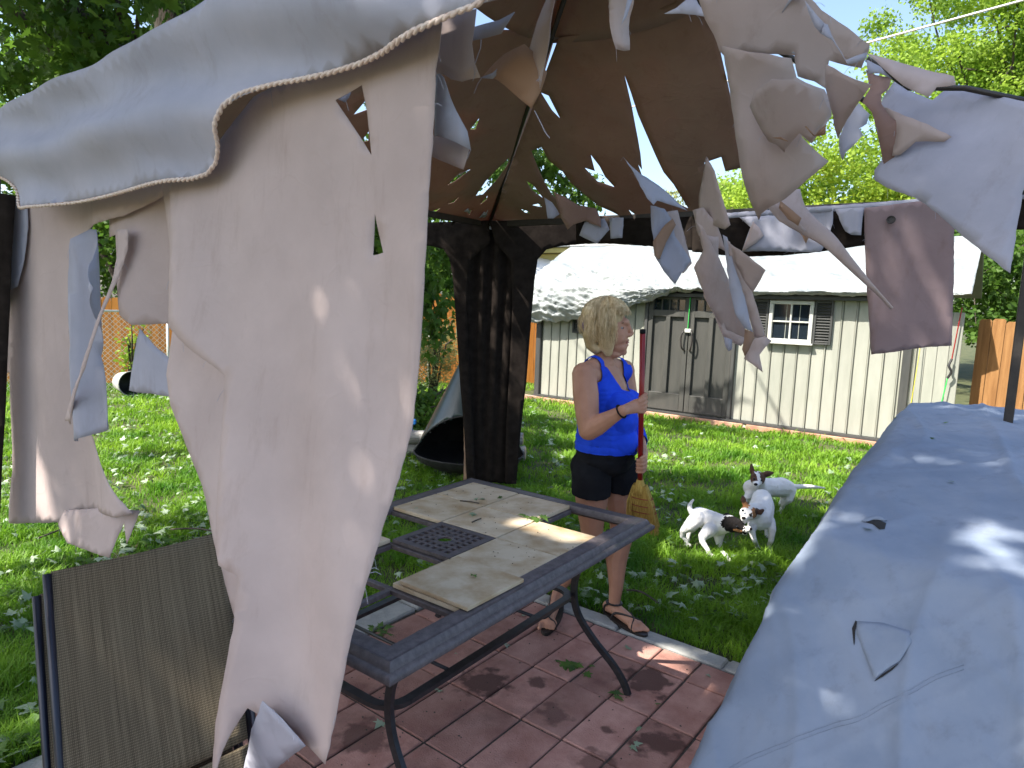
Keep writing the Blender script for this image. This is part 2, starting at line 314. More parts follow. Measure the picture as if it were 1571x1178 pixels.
def inpoly(x, y, P):
    c = False; n = len(P); j = n - 1
    for i in range(n):
        if (P[i][1] > y) != (P[j][1] > y) and x < (P[j][0] - P[i][0]) * (y - P[i][1]) / (P[j][1] - P[i][1]) + P[i][0]: c = not c
        j = i
    return c
def tri2d(out, holes, g):
    """triangulate a polygon with holes with interior points on a grid of size g"""
    def dens(L, gg):
        r = []
        for i in range(len(L)):
            a = V(L[i]); b = V(L[(i + 1) % len(L)]); n = max(1, int((b - a).length / gg))
            for k in range(n): r.append(a + (b - a) * (k / n))
        return r
    loops = [dens(out, g * 0.8)] + [dens(hh, g * 0.8) for hh in holes]
    vs = []; faces = []
    for L in loops:
        n = len(vs); vs += L; faces.append(list(range(n, n + len(L))))
    xs = [p[0] for p in out]; ys = [p[1] for p in out]; x = min(xs); row = 0
    while x < max(xs):
        y = min(ys) + (g * 0.5 if row % 2 else 0)
        while y < max(ys):
            if inpoly(x, y, out) and not any(inpoly(x, y, hh) for hh in holes):
                if min((V((x, y)) - p).length for p in (q for L in loops for q in L)) > g * 0.4: vs.append(V((x, y)))
            y += g
        x += g * 0.866; row += 1
    edges = [(L[i], L[(i + 1) % len(L)]) for L in faces for i in range(len(L))]
    v2, e2, f2, *_ = delaunay_2d_cdt([V((p[0], p[1])) for p in vs], edges, [], 0, 1e-6)
    def cin(f):
        x = sum(v2[i].x for i in f) / len(f); y = sum(v2[i].y for i in f) / len(f)
        return inpoly(x, y, out) and not any(inpoly(x, y, hh) for hh in holes)
    f2 = [f for f in f2 if cin(f)]
    return v2, f2

CN = [0]; THREADS = []
def nm_ok(n): return n == 'torn_strip'
def cloth(name, px, plane, parent, m, amp=0.01, freq=14.0, ang=0.0, g=0.03, holes=(), shift=0.0, thick=0.0016, fn=None,
          jag=0.0, bow=0.0, world=False):
    """a sheet of cloth: outline (picked on the picture, laid on the sheet's own plane in space), folds along its own normal, real thickness"""
    CN[0] += 1; sd_ = CN[0] * 3.7
    P, N = plane; N = N.normalized(); P = P + N * shift
    U = V((0, 0, 1)).cross(N); U.normalize(); Q = N.cross(U)
    def to2(p): w = (V(p) if world else onp(p[0], p[1], P, N)) - P; return V((w.dot(U), w.dot(Q)))
    out = [to2(p) for p in px]; hs = [[to2(p) for p in hh] for hh in holes]
    if jag:
        o2 = []
        for i in range(len(out)):
            a = out[i]; b = out[(i + 1) % len(out)]; L = (b - a).length; n = max(1, int(L / (g * 0.7)))
            nn = V((-(b - a).y, (b - a).x)) / (L + 1e-9)
            for k in range(n):
                q = a + (b - a) * (k / n); o2.append(q + nn * (jag * noise.noise(V((q.x * 30 + sd_, q.y * 30, 0))) if k else 0))
        out = o2
    v2, f2 = tri2d(out, hs, g)
    ca, sa = math.cos(ang), math.sin(ang)
    xs = [p.x for p in out]; ys = [p.y for p in out]; x0, x1, y0, y1 = min(xs), max(xs), min(ys), max(ys)
    vs = []
    for v in v2:
        u = v.x * ca + v.y * sa; w = -v.x * sa + v.y * ca
        d = amp * (math.sin(freq * u + sd_ + 1.3 * noise.noise(V((v.x * 3, v.y * 2, sd_)))) * (0.7 + 0.5 * noise.noise(V((v.x * 2, v.y * 2, sd_ + 9)))) +
                   1.1 * noise.noise(V((u * freq * 0.25, w * freq * 0.1, sd_ + 5))))
        tx = (v.x - x0) / (x1 - x0 + 1e-6); ty = (v.y - y0) / (y1 - y0 + 1e-6)
        d += bow * 4 * tx * (1 - tx)
        if fn: d += fn(tx, ty)
        vs.append(P + U * v.x + Q * v.y + N * d)
    off = wloc(parent) if parent is not None else V((0, 0, 0))
    me = bpy.data.meshes.new(name); me.from_pydata([tuple(v - off) for v in vs], [], [tuple(f) for f in f2]); me.update()
    o = link(name, me, m, parent, True)
    md = o.modifiers.new('thickness', 'SOLIDIFY'); md.thickness = thick; md.offset = 0
    if parent is not None and nm_ok(name):
        rg = random.Random(CN[0]); rim = [v.index for v in me.vertices][:0]
        ec = {}
        for p in me.polygons:
            for k in p.edge_keys: ec[k] = ec.get(k, 0) + 1
        for (a, c), q in ec.items():
            if q == 1 and rg.random() < .16:
                p0 = me.vertices[a].co.lerp(me.vertices[c].co, rg.random()) + off; e = me.vertices[c].co - me.vertices[a].co
                L = rg.uniform(.006, .03) * (1.8 if rg.random() < .12 else 1); dr = V((rg.uniform(-1, 1), rg.uniform(-.6, .6), rg.uniform(-1.6, .1))).normalized()
                THREADS.append([p0, p0 + dr * L * .5, p0 + dr * L + V((0, 0, -L * .35))])
    return o

# ---- rounded bodies: many overlapping ellipsoids fused into one surface
class Blob:
    def __init__(s): s.items = []
    def ball(s, c, r, rot=0.0, quat=None):
        rr = r if isinstance(r, (tuple, list)) else (r, r, r)
        s.items.append((V(c), rr, quat or Quaternion((0, 0, 1), rot))); return s
    def chain(s, pts, step=0.22, rot=0.0):
        """[(point, radius or (rx,ry,rz)), ...]"""
        for (a, ra), (b, rb) in zip(pts[:-1], pts[1:]):
            a, b = V(a), V(b)
            ra = ra if isinstance(ra, (tuple, list)) else (ra,) * 3; rb = rb if isinstance(rb, (tuple, list)) else (rb,) * 3
            L = (b - a).length; n = max(1, int(L / (step * min(min(ra), min(rb))))); n = min(n, 60)
            for k in range(n + 1):
                t = k / n; s.ball(a.lerp(b, t), tuple(x + (y - x) * t for x, y in zip(ra, rb)), rot)
        return s
    def mesh(s, name, vox=0.006, sm=4, sub=2):
        bm = bmesh.new(); bmesh.ops.create_icosphere(bm, subdivisions=sub, radius=1.0); bm.verts.index_update()
        bv = np.array([v.co[:] for v in bm.verts]); bf = np.array([[v.index for v in f.verts] for f in bm.faces]); bm.free()
        VS = []; FS = []
        for i, (c, r, q) in enumerate(s.items):
            m = np.array(q.to_matrix()); VS.append((bv * np.array(r)) @ m.T + np.array(c)); FS.append(bf + i * len(bv))
        VS = np.concatenate(VS); FS = np.concatenate(FS)
        tmp = npmesh(name + '_tmp', VS, FS, None)
        r = tmp.modifiers.new('r', 'REMESH'); r.mode = 'VOXEL'; r.voxel_size = vox
        if sm: k = tmp.modifiers.new('s', 'SMOOTH'); k.iterations = sm; k.factor = 0.5
        dg = bpy.context.evaluated_depsgraph_get(); dg.update()
        me = bpy.data.meshes.new_from_object(tmp.evaluated_get(dg)); me.name = name
        old = tmp.data; bpy.data.objects.remove(tmp); bpy.data.meshes.remove(old)
        return me
def blob_obj(name, blob, m, parent=None, vox=0.006, sm=4):
    me = blob.mesh(name, vox, sm); me.materials.clear()
    if parent is not None:
        off = wloc(parent); me.transform(Matrix.Translation(-off))
    return link(name, me, m, parent, True)
def shell(name, me, off, test, d, m, parent, thick=0.003):
    """clothing: the faces of a body mesh for which test(world point) holds, pushed out by d"""
    bm = bmesh.new(); bm.from_mesh(me); bm.normal_update()
    kill = [f for f in bm.faces if not test(f.calc_center_median() + off, f.normal)]
    bmesh.ops.delete(bm, geom=kill, context='FACES')
    bnd = [v for v in bm.verts if v.is_boundary]
    for _ in range(4):
        mv = {}
        for v in bnd:
            nb = [e.other_vert(v).co for e in v.link_edges if e.is_boundary]
            if len(nb) == 2: mv[v] = v.co * 0.5 + (nb[0] + nb[1]) * 0.25
        for v, c in mv.items(): v.co = c
    dd = d if callable(d) else (lambda p: d)
    for v in bm.verts: v.co += v.normal * dd(v.co + off)
    m2 = bpy.data.meshes.new(name); bm.to_mesh(m2); bm.free(); m2.materials.clear()
    o = link(name, m2, m, parent, True)
    md = o.modifiers.new('thickness', 'SOLIDIFY'); md.thickness = thick; md.offset = 1
    return o
# ================================================================== SETTING
tag(mesh_obj('lawn', [(-60, -30, -0.012), (60, -30, -0.012), (60, 120, -0.012), (-60, 120, -0.012)], [(0, 1, 2, 3)], M['soil']), kind='structure')
PA = 0.8897; PI_ = V((math.cos(PA), math.sin(PA), 0)); PJ = V((math.sin(PA), -math.cos(PA), 0)); PO = V((0.1994, 2.5149, 0)); pa, pb = 0.3569, 0.1907
def pg(i, j, z=0.0): return PO + PI_ * (pa * i) + PJ * (pb * j) + V((0, 0, z))
def pij(x, y):
    q = V((x, y, 0)) - PO; return q.dot(PI_) / pa, q.dot(PJ) / pb
patio = mesh_obj('patio', [pg(-12, -5.1, -0.008), pg(-12, 20, -0.008), pg(2.6, 20, -0.008), pg(2.6, -5.1, -0.008)], [(0, 1, 2, 3)], M['sand'])
tag(patio, kind='structure')
def paver_mesh(name, lx, ly, nx=3, ny=2):
    bm = bmesh.new(); bmesh.ops.create_cube(bm, size=1)
    for v in bm.verts: v.co = V((v.co.x * (lx - 0.009), v.co.y * (ly - 0.009), (v.co.z - 0.5) * 0.04))
    bmesh.ops.bevel(bm, geom=[e for e in bm.edges if all(v.co.z > -0.01 for v in e.verts)], offset=0.004, segments=1, affect='EDGES')
    me = bpy.data.meshes.new(name); bm.to_mesh(me); bm.free(); me.materials.append(M['paver']); return me
pm = [paver_mesh('paver', pa, pb), paver_mesh('paver_half', pa * 0.565, pb)]
for i in range(-8, 3):
    for j in range(-5, 16):
        if i < -4 and j > 4: continue
        half = i == 2
        o = link('paver', pm[1 if half else 0], None, patio)
        c = pg(i + (0.285 if half else 0.5), j + 0.5, rf(-0.0015, 0.0035)); o.location = c
        o.rotation_euler = (R(rf(-.35, .35)), R(rf(-.35, .35)), PA + R(rf(-.5, .5)))
# light concrete edging: straight bars cast along the lawn side and the left side
edg = mesh_obj('concrete_edging', [pg(2.59, -6, -.009), pg(2.9, -6, -.009), pg(2.9, 20, -.009), pg(2.59, 20, -.009)], [(0, 1, 2, 3)], M['concrete'])
tag(edg, kind='structure')
bb = []
for k in range(9):
    j0 = -6.05 + k * 2.85
    b = MB(); b.box(pg(2.745, j0 + 1.42, -0.012), (0.105, 0.53, 0.04), (PI_, PJ, V((0, 0, 1))), 0.008)
    o = b.build('edging_slab', M['concrete'], edg)
for k in range(7):
    b = MB(); b.box(pg(1.9 - k * 1.55, -5.56, -0.012), (0.54, 0.165, 0.04), (PI_, PJ, V((0, 0, 1))), 0.008)
    b.build('edging_slab', M['concrete'], edg)
# ------------------------------------------------------------------ SHED
SD = V((0.788, -0.615, 0)).normalized(); SB = V((0.615, 0.788, 0)).normalized(); SO = V((0.95, 11.85, 0))   # along the front, to the back
def sp(s, b, z): return SO + SD * s + SB * b + V((0, 0, z))
def swp(x, y, d=0.0):
    p = onp(x, y, SO - SB * d, SB); q = p - SO; return q.dot(SD), p.z
shed = empty('shed', sp(2.5, 0.2, 0), 'pale grey-green vertical-panel garden shed with dark grey double doors', 'shed')
SL = swp(1392, 600)[0]; EZ = 1.87; RZ = 2.66; SDP = 2.5
AX = (SD, SB, V((0, 0, 1)))
b = MB(); b.box(sp(SL / 2, 0.14, 0.93), (SL - 0.1, 0.2, 1.86), AX); b.box(sp(0.06, SDP / 2 + .1, 0.93), (0.1, SDP - .2, 1.86), AX); b.box(sp(SL - 0.06, SDP / 2 + .1, 0.93), (0.1, SDP - .2, 1.86), AX)
b.box(sp(SL / 2, SDP, 0.93), (SL - .2, .1, 1.86), AX); b.build('wall', M['siding'], shed)
d0 = swp(988, 600)[0]; d1 = swp(1119, 600)[0]
w0 = swp(1157, 500)[0]; w1 = swp(1276, 500)[0]
x = 0.10; k = 0
wz0 = swp(1215, 528)[1]
while x < SL - 0.05:
    pw = 0.172
    if x + pw < d0 - 0.02 or x > d1 + 0.0 :
        hgt = EZ - 0.04
        b = MB(); b.box(sp(x + pw / 2, 0.03, 0.05 + hgt / 2), (pw - 0.026, 0.02, hgt), AX, 0.006)
        b.box(sp(x + pw - 0.004, 0.022, 0.05 + hgt / 2), (0.012, 0.03, hgt), AX, 0.004)
        b.build('wall_panel', M['siding'], shed)
        x += pw
    else:
        x += pw if x + pw < d0 else max(d1 + 0.005 - x, 0.01)
for s in (0.035, SL - 0.04):
    b = MB(); b.box(sp(s, 0.06, EZ / 2 + .02), (0.10, 0.16, EZ), AX, 0.01); b.build('corner_trim', M['shedgrey'], shed)
b = MB(); b.box(sp(SL / 2, 0.0, 0.035), (SL + .02, 0.10, 0.03), AX); b.build('base_sill', M['shedgrey'], shed)
# roof
def roofslab(b0, z0, b1, z1, nm):
    b = MB(); e = .12
    p = [sp(-e, b0, z0), sp(SL + e, b0, z0), sp(SL + e, b1, z1), sp(-e, b1, z1)]
    b.add([*p, *[q - V((0, 0, .05)) for q in p]], [(0, 1, 2, 3), (7, 6, 5, 4), (0, 4, 5, 1), (1, 5, 6, 2), (2, 6, 7, 3), (3, 7, 4, 0)]); return b.build(nm, M['shedgrey'], shed)
roofslab(-0.10, EZ - 0.02, SDP / 2, RZ - .03, 'roof'); roofslab(SDP + .1, EZ - .02, SDP / 2, RZ - .031, 'roof')
for s in (0.02, SL - 0.02):
    b = MB(); b.add([sp(s - .03, .1, EZ), sp(s - .03, SDP - .1, EZ), sp(s - .03, SDP / 2, RZ - .1), sp(s + .03, .1, EZ), sp(s + .03, SDP - .1, EZ), sp(s + .03, SDP / 2, RZ - .1)],
                    [(0, 1, 2), (5, 4, 3), (0, 3, 4, 1), (1, 4, 5, 2), (2, 5, 3, 0)]); b.build('gable', M['siding'], shed)
# doors
dm = (d0 + d1) / 2; dz0, dz1 = 0.07, 1.80
b = MB()
for s in (d0 - .02, d1 + .02): b.box(sp(s, 0.0, (dz0 + dz1) / 2), (0.05, 0.09, dz1 - dz0 + .06), AX, .006)
b.box(sp(dm, 0.0, dz1 + .05), (d1 - d0 + .1, 0.088, 0.05), AX, .006); b.build('door_frame', M['shedgrey'], shed)
for (a, c, sg) in ((d0 + .008, dm - .006, 1), (dm + .006, d1 - .008, -1)):
    w = c - a; st = 0.075; z1 = dz1; zw0 = 1.60; zp1 = 1.50; zp0 = 0.33
    b = MB(); cy = 0.0
    for s in (a + st / 2, c - st / 2): b.box(sp(s, cy, (dz0 + z1) / 2), (st, 0.05, z1 - dz0), AX, .005)
    b.box(sp((a + c) / 2, cy, (dz0 + zp0) / 2), (w - 2 * st, 0.05, zp0 - dz0), AX, .005)
    b.box(sp((a + c) / 2, cy, (zp1 + zw0) / 2), (w - 2 * st, 0.05, zw0 - zp1), AX, .005)
    b.box(sp((a + c) / 2, cy, z1 - .02), (w - 2 * st, 0.05, .04), AX, .005)
    b.box(sp((a + c) / 2, cy, (zp0 + zp1) / 2), (0.07, 0.05, zp1 - zp0), AX, .005)
    door = b.build('door', M['shedpanel'], shed)
    pwid = (w - 2 * st - .07) / 2
    for s in (a + st + pwid / 2, c - st - pwid / 2):
        b = MB(); b.box(sp(s, 0.028, (zp0 + zp1) / 2), (pwid, 0.012, zp1 - zp0), AX); b.build('door_panel', M['shedpanel'], door)
    gw = w - 2 * st; b = MB(); b.box(sp((a + c) / 2, 0.03, (zw0 + z1 - .04) / 2), (gw, 0.006, z1 - .04 - zw0), AX); b.build('pane', M['glass'], door)
    for q in range(1, 4):
        b = MB(); b.box(sp(a + st + gw * q / 4, 0.012, (zw0 + z1 - .04) / 2), (0.022, 0.022, z1 - .04 - zw0), AX, .003); b.build('glazing_bar', M['shedpanel'], door)
    hs = (c - .035) if sg > 0 else (a + .035)
    hp = [sp(hs + sg * 0.0, -.03, 1.30), sp(hs - sg * .03, -.075, 1.27), sp(hs - sg * .045, -.085, 1.17), sp(hs - sg * .03, -.08, 1.05), sp(hs + sg * .0, -.03, 1.0)]
    b = MB(); b.tube(spline(hp, 5), .012, 8); b.build('handle', M['leather'], door, True)
b = MB(); b.box(sp(dm, -.045, 1.30), (.10, .035, .06), AX, .008); b.build('latch', M['white'], shed)
b = MB(); b.tube([sp(dm, -.06, 1.33), sp(dm + .005, -.055, 1.84)], .006, 6); tag(b.build('green_cord', M['greenrope']), 'bright green cord hanging down between the two shed doors', 'cord')
# window with shutters
wz1 = swp(1215, 464)[1]; wz0 = swp(1215, 523)[1]; wa = swp(1182, 500)[0]; wb = swp(1244, 500)[0]
b = MB(); t = .05; cz = (wz0 + wz1) / 2
b.box(sp((wa + wb) / 2, -.005, wz1), (wb - wa + t, .05, t), AX, .006); b.box(sp((wa + wb) / 2, -.005, wz0), (wb - wa + t, .05, t), AX, .006)
for s in (wa, wb): b.box(sp(s, -.005, cz), (t, .05, wz1 - wz0 - t), AX, .006)
win = b.build('window', M['white'], shed)
b = MB(); b.box(sp((wa + wb) / 2, -.003, cz), (.022, .03, wz1 - wz0 - t), AX, .003); b.box(sp((wa + wb) / 2, -.004, cz), (wb - wa - t, .028, .022), AX, .003); b.build('glazing_bar', M['white'], win)
b = MB(); b.box(sp((wa + wb) / 2, .012, cz), (wb - wa - .02, .006, wz1 - wz0 - .02), AX); b.build('pane', M['glass'], win)
b = MB(); b.box(sp((wa + wb) / 2, -.025, wz0 - .035), (wb - wa + .1, .09, .025), AX, .005); b.build('sill', M['white'], win)
def shutter(a, c, z0, z1, nm='shutter'):
    b = MB(); t = .028
    for s in (a + t / 2, c - t / 2): b.box(sp(s, -.006, (z0 + z1) / 2), (t, .04, z1 - z0), AX, .004)
    for z in (z0 + t / 2, z1 - t / 2): b.box(sp((a + c) / 2, -.006, z), (c - a - 2 * t, .04, t), AX, .004)
    b.box(sp((a + c) / 2, .008, (z0 + z1) / 2), (c - a - .02, .008, z1 - z0 - .02), AX)
    sh = b.build(nm, M['shedgrey'], shed)
    n = max(4, int((z1 - z0 - 2 * t) / .036))
    ax = (SD, (SB + V((0, 0, 0.8))).normalized(), (V((0, 0, 1)) - SB * 0.8).normalized())
    for k in range(n):
        z = z0 + t + (z1 - z0 - 2 * t) * (k + .5) / n
        q = MB(); q.box(sp((a + c) / 2, -.008, z), (c - a - 2 * t, .03, .006), ax); q.build('slat', M['shedgrey'], sh)
s0 = swp(1158, 500)[0]; s1 = swp(1181, 500)[0]; shutter(swp(1155, 500)[0], wa - .035, wz0 - .03, wz1 + .03)
shutter(wb + .035, swp(1277, 500)[0], wz0 - .03, wz1 + .03)
shutter(swp(879, 500)[0], swp(899, 500)[0], swp(889, 511)[1], swp(889, 486)[1], 'gable_vent')
# lean-to section right of the dark corner
for k in range(4):
    b = MB(); b.box(sp(SL + .03 + .055 + .118 * k, .05, .86), (.115, .03, 1.66), AX, .005); b.build('side_panel', M['siding'], shed)
b = MB(); b.box(sp(SL + .26, .10, .86), (.45, .06, 1.64), AX); b.build('side_backing', M['siding'], shed)
pe = [sp(SL + .10, .0, 1.75), sp(SL + .08, -.05, 1.0), sp(SL + .05, -.12, .25)]
b = MB(); b.tube(spline(pe, 5), [(.012, .003)] * 11, 6); tag(b.build('yellow_strap', M['yellow']), 'yellow tie-down strap running down beside the dark shed corner', 'strap')
bt = empty('bungee_cord', sp(SL + .42, -.02, 1.4), 'red and green cord with black hook at the right end of the shed', 'cord')
b = MB(); b.tube([sp(SL + .46, -.0, 1.75), sp(SL + .42, -.02, 1.13)], .007, 6); b.build('red_cord', M['red'], bt)
b = MB(); b.tube(spline([sp(SL + .42, -.02, 1.13), sp(SL + .40, -.05, 1.05), sp(SL + .43, -.04, .98), sp(SL + .40, -.03, .90)], 4), .014, 6); b.build('hook', M['rubber'], bt)
b = MB(); b.tube([sp(SL + .40, -.03, .9), sp(SL + .34, -.04, .3)], .007, 6); b.build('green_cord_end', M['greenrope'], bt)
# tarp over the roof
def tarp():
    NX, NY = 300, 110; vs = []; fs = []
    # front lower edge of the tarp along the wall, picked point by point (on the wall plane)
    ed = [(806, 497), (850, 495), (905, 489), (950, 478), (985, 466), (1012, 457), (1038, 447), (1062, 446), (1100, 451), (1160, 453), (1230, 453), (1300, 455), (1400, 454), (1440, 452)]
    E = [swp(x, y, 0.16) for x, y in ed]
    def low(s):
        if s <= E[0][0]: return E[0][1]
        for (a, za), (c, zc) in zip(E[:-1], E[1:]):
            if s <= c: return za + (zc - za) * (s - a) / (c - a)
        return E[-1][1]
    s0 = -0.16; s1 = SL + 0.55
    for i in range(NX + 1):
        s = s0 + (s1 - s0) * i / NX; zl = low(s)
        for j in range(NY + 1):
            t = j / NY
            bulge = max(0.0, 1 - abs(s - 1.2) / 2.2)
            if t < 0.30:      # skirt hanging in front of the eave
                q = t / 0.30; bb = -0.17 - .10 * math.sin(q * 3.14) * min(1, (EZ - zl) * 2); z = zl + (EZ + .02 - zl) * q; bb += -.05 * q
            else:
                q = (t - .30) / .70; bb = -0.22 + (SDP / 2 + 0.22) * q; z = EZ + .02 + (RZ + .02 - EZ) * q + .05 * math.sin(q * 3.1)
            wr = max(0.0, 1 - max(0, t - .50) * 3.0)
            wl = 1.0 if s < d0 + .9 else 0.45
            if t < .30: wl *= 1.25
            n1 = .45 * noise.noise(V((s * 2.1, t * 5, 3))); n2 = noise.noise(V((s * 5.0, t * 26 + s * 2.5, 7))); n3 = noise.noise(V((s * 14, t * 60 + s * 6, 1)))
            rdg = 1 - abs(noise.noise(V((s * 4.5 + t * 2, t * 30 + s * 3, 11)))) * 2
            dd = (n1 * .06 + (n2 * .055 + n3 * .028 + rdg * .028) * wr * wl)
            z += dd * 0.6 + .005; bb -= dd * .8
            if t < .02: z += 0.012 * noise.noise(V((s * 14, 0, 0)))
            vs.append(sp(s, bb, z))
    for i in range(NX):
        for j in range(NY):
            a = i * (NY + 1) + j; fs.append((a, a + NY + 1, a + NY + 2, a + 1))
    # back half
    n = len(vs)
    for i in range(NX + 1):
        s = s0 + (s1 - s0) * i / NX; vs.append(sp(s, SDP + .2, EZ + .05 + .03 * noise.noise(V((s, 0, 0)))))
    for i in range(NX): fs.append((i * (NY + 1) + NY, (i + 1) * (NY + 1) + NY, n + i + 1, n + i))
    o = mesh_obj('tarp', vs, fs, M['tarp'], None, True)
    md = o.modifiers.new('thickness', 'SOLIDIFY'); md.thickness = .002
    tag(o, 'crinkled silvery-white tarp draped over the roof of the shed', 'tarp')
tarp()
# edging board and gravel strip along the shed
gv = mesh_obj('gravel_strip', [sp(-.4, -.32, -.002), sp(SL + .9, -.32, -.002), sp(SL + .9, .1, -.002), sp(-.4, .1, -.002)], [(0, 1, 2, 3)], M['gravel']); tag(gv, kind='structure')
eb = empty('edging_board', sp(2.2, -.33, 0), 'low reddish timber edging board between lawn and shed', 'edging')
for k in range(3):
    a = -.35 + k * 2.05; b = MB(); b.box(sp(a + 1.0, -.33, .02), (2.0, .035, .075), AX, .006); b.build('board', M['edgeboard'], eb)

# ------------------------------------------------------------------ FENCES
def picket_fence(A, B, zt, m, label, pw=.14, seed=1, top='dog', grp=None):
    rnd = random.Random(seed); D = (B - A); L = D.length; D.normalize(); N = V((-D.y, D.x, 0))
    root = empty('wooden_fence', A.lerp(B, .5), label, 'fence')
    n = int(L / (pw + .006)); mesh = None
    for k in range(n):
        if mesh is None:
            b = MB(); h = zt; w = pw / 2; t = .009; c = .025
            o_ = [V((-w, 0, 0)), V((w, 0, 0)), V((w, 0, h - c)), V((w - c, 0, h)), V((-w + c, 0, h)), V((-w, 0, h - c))]
            b.add([v + V((0, -t, 0)) for v in o_] + [v + V((0, t, 0)) for v in o_], [(0, 1, 2, 3, 4, 5), (11, 10, 9, 8, 7, 6)] + [(i, i + 6, (i + 1) % 6 + 6, (i + 1) % 6) for i in range(6)])
            mesh = bpy.data.meshes.new('picket'); mesh.from_pydata([tuple(v) for v in b.v], [], b.f); mesh.materials.append(m)
        o = link('picket', mesh, None, root); p = A + D * ((pw + .006) * (k + .5)) + V((0, 0, rnd.uniform(-.02, .012)))
        o.location = p - wloc(root) + N * rnd.uniform(-.003, .003); o.rotation_euler = (0, R(rnd.uniform(-.5, .5)), math.atan2(D.y, D.x))
    for z in (.35, zt - .3):
        b = MB(); b.box(A.lerp(B, .5) + N * .03 + V((0, 0, z)), (L, .04, .09), (D, N, V((0, 0, 1)))); b.build('rail', m, root)
    return root
picket_fence(V((-13, 9.6, 0)), V((-5.2, 12.4, 0)), 1.52, M['cedar'], 'orange cedar fence behind the chain-link, at the far left', seed=3)
picket_fence(V((-5.1, 12.45, 0)), V((1.9, 13.9, 0)), 1.75, M['cedar'], 'orange cedar fence far behind the cone fireplace and curtain', seed=4)
fR = picket_fence(sp(SL + .62, .5, 0), sp(SL + 3.6, -.9, 0), 1.62, M['brownfence'], 'weathered brown fence at the right end of the shed', seed=5)
fR['label'] = 'weathered brown wooden fence at the right end of the shed'
# chain link
def chainlink(A, B, zt, label, mesh_w=.085):
    D = B - A; L = D.length; D.normalize(); root = empty('chain_link_fence', A.lerp(B, .5), label, 'fence')
    n = max(2, int(L / 2.2))
    for k in range(n + 1):
        p = A + D * (L * k / n); b = MB(); b.tube([p, p + V((0, 0, zt + .04))], .022, 8); b.tube([p + V((0, 0, zt + .03)), p + V((0, 0, zt + .07))], [.028, .012], 8); b.build('post', M['galv'], root, True)
    b = MB(); b.tube([A + V((0, 0, zt)), B + V((0, 0, zt))], .019, 8); b.build('top_rail', M['galv'], root, True)
    vs = []; fs = []
    def wire(p, q, r=.0038):
        t = (q - p).normalized(); u = V((-D.y, D.x, 0)); w = t.cross(u); n0 = len(vs)
        for c in (p, q):
            for k in range(3): g = 2.094 * k; vs.append(c + u * (math.cos(g) * r) + w * (math.sin(g) * r))
        for k in range(3): fs.append((n0 + k, n0 + (k + 1) % 3, n0 + 3 + (k + 1) % 3, n0 + 3 + k))
    hz = zt - .03; x = -hz
    while x < L:
        for s in (1, -1):
            a0, a1 = (x, x + hz); z0, z1 = (.03, zt) if s > 0 else (zt, .03)
            if a0 < 0: z0 = z0 + (z1 - z0) * (-a0 / hz); a0 = 0
            if a1 > L: z1 = z0 + (z1 - z0) * ((L - a0) / (a1 - a0)); a1 = L
            if a1 - a0 > .02: wire(A + D * a0 + V((0, 0, z0)), A + D * a1 + V((0, 0, z1)))
        x += mesh_w
    o = mesh_obj('wire_mesh', vs, fs, M['galv'], root); o['kind'] = 'stuff'
    return root
chainlink(V((-12, 8.6, 0)), V((-5.2, 11.15, 0)), 1.30, 'galvanised chain-link fence crossing in front of the cedar fence at left')
chainlink(V((-5.1, 11.2, 0)), V((-1.0, 12.6, 0)), 1.15, 'galvanised chain-link fence behind the olive bush and cone fireplace')

# ------------------------------------------------------------------ NEIGHBOURS
nb = empty('neighbour_house', (3.6, 19, 0), 'neighbouring house with pale flat roof and yellow fascia behind the shed', 'house')
p0 = at(845, 383, 19); p1 = at(1010, 374, 17.5)
D = (p1 - p0); D.z = 0; D.normalize(); N = V((-D.y, D.x, 0)); c = p0.lerp(p1, .5)
for nm, m, zz, hh, dep in (('roof', 'neigh_roof', .10, .16, 5), ('fascia', 'neigh_wall', -.06, .14, 4.8), ('wall', 'neigh_wall', -1.6, 2.9, 4.4)):
    b = MB(); b.box(V((c.x, c.y, c.z + zz)) + N * 2.5, (6.6 - (0 if nm == 'roof' else .3), dep, hh), (D, N, V((0, 0, 1))), .02); b.build(nm, M[m], nb)
n2 = empty('neighbour_shed', (8.6, 17, 0), 'tan roof edge of a neighbouring outbuilding above the tarped shed', 'shed')
c = at(1310, 372, 15); b = MB(); b.box(V((c.x + .2, c.y + 1.5, c.z - .02)), (2.6, 3.0, .18), None, .02); b.build('roof', M['neigh_tan'], n2)
b = MB(); b.box(V((c.x + .2, c.y + 1.5, (c.z - .12) / 2)), (2.3, 2.7, c.z - .14)); b.build('wall', M['siding'], n2)
lr = at(822, 430, 17); n3 = empty('garage', (lr.x, lr.y, 0), 'grey-roofed garage far beyond the left end of the shed', 'garage')
b = MB(); c = at(838, 410, 18)
b.add([V((c.x - 2.2, 18, 2.35)), V((c.x + .8, 18, 2.35)), V((c.x + .8, 20, 3.1)), V((c.x - 2.2, 20, 3.1)), V((c.x + .8, 22, 2.35)), V((c.x - 2.2, 22, 2.35))], [(0, 1, 2, 3), (3, 2, 4, 5), (1, 4, 2), (0, 3, 5)]); b.build('roof', M['neigh_roof'], n3)
b = MB(); b.box(V((c.x - .7, 20, 1.15)), (2.7, 3.6, 2.3)); b.build('wall', M['siding'], n3)

# ------------------------------------------------------------------ UTILITY WIRE
wr = MB(); a = at(1270, 82, 15); c = at(1600, -8, 13); wr.tube([a + (a - c) * 1.5, a, c, c + (c - a) * 2], .022, 6)
tag(wr.build('utility_wire', M['galv'], None, True), 'pale overhead utility wire crossing the trees at upper right', 'wire')

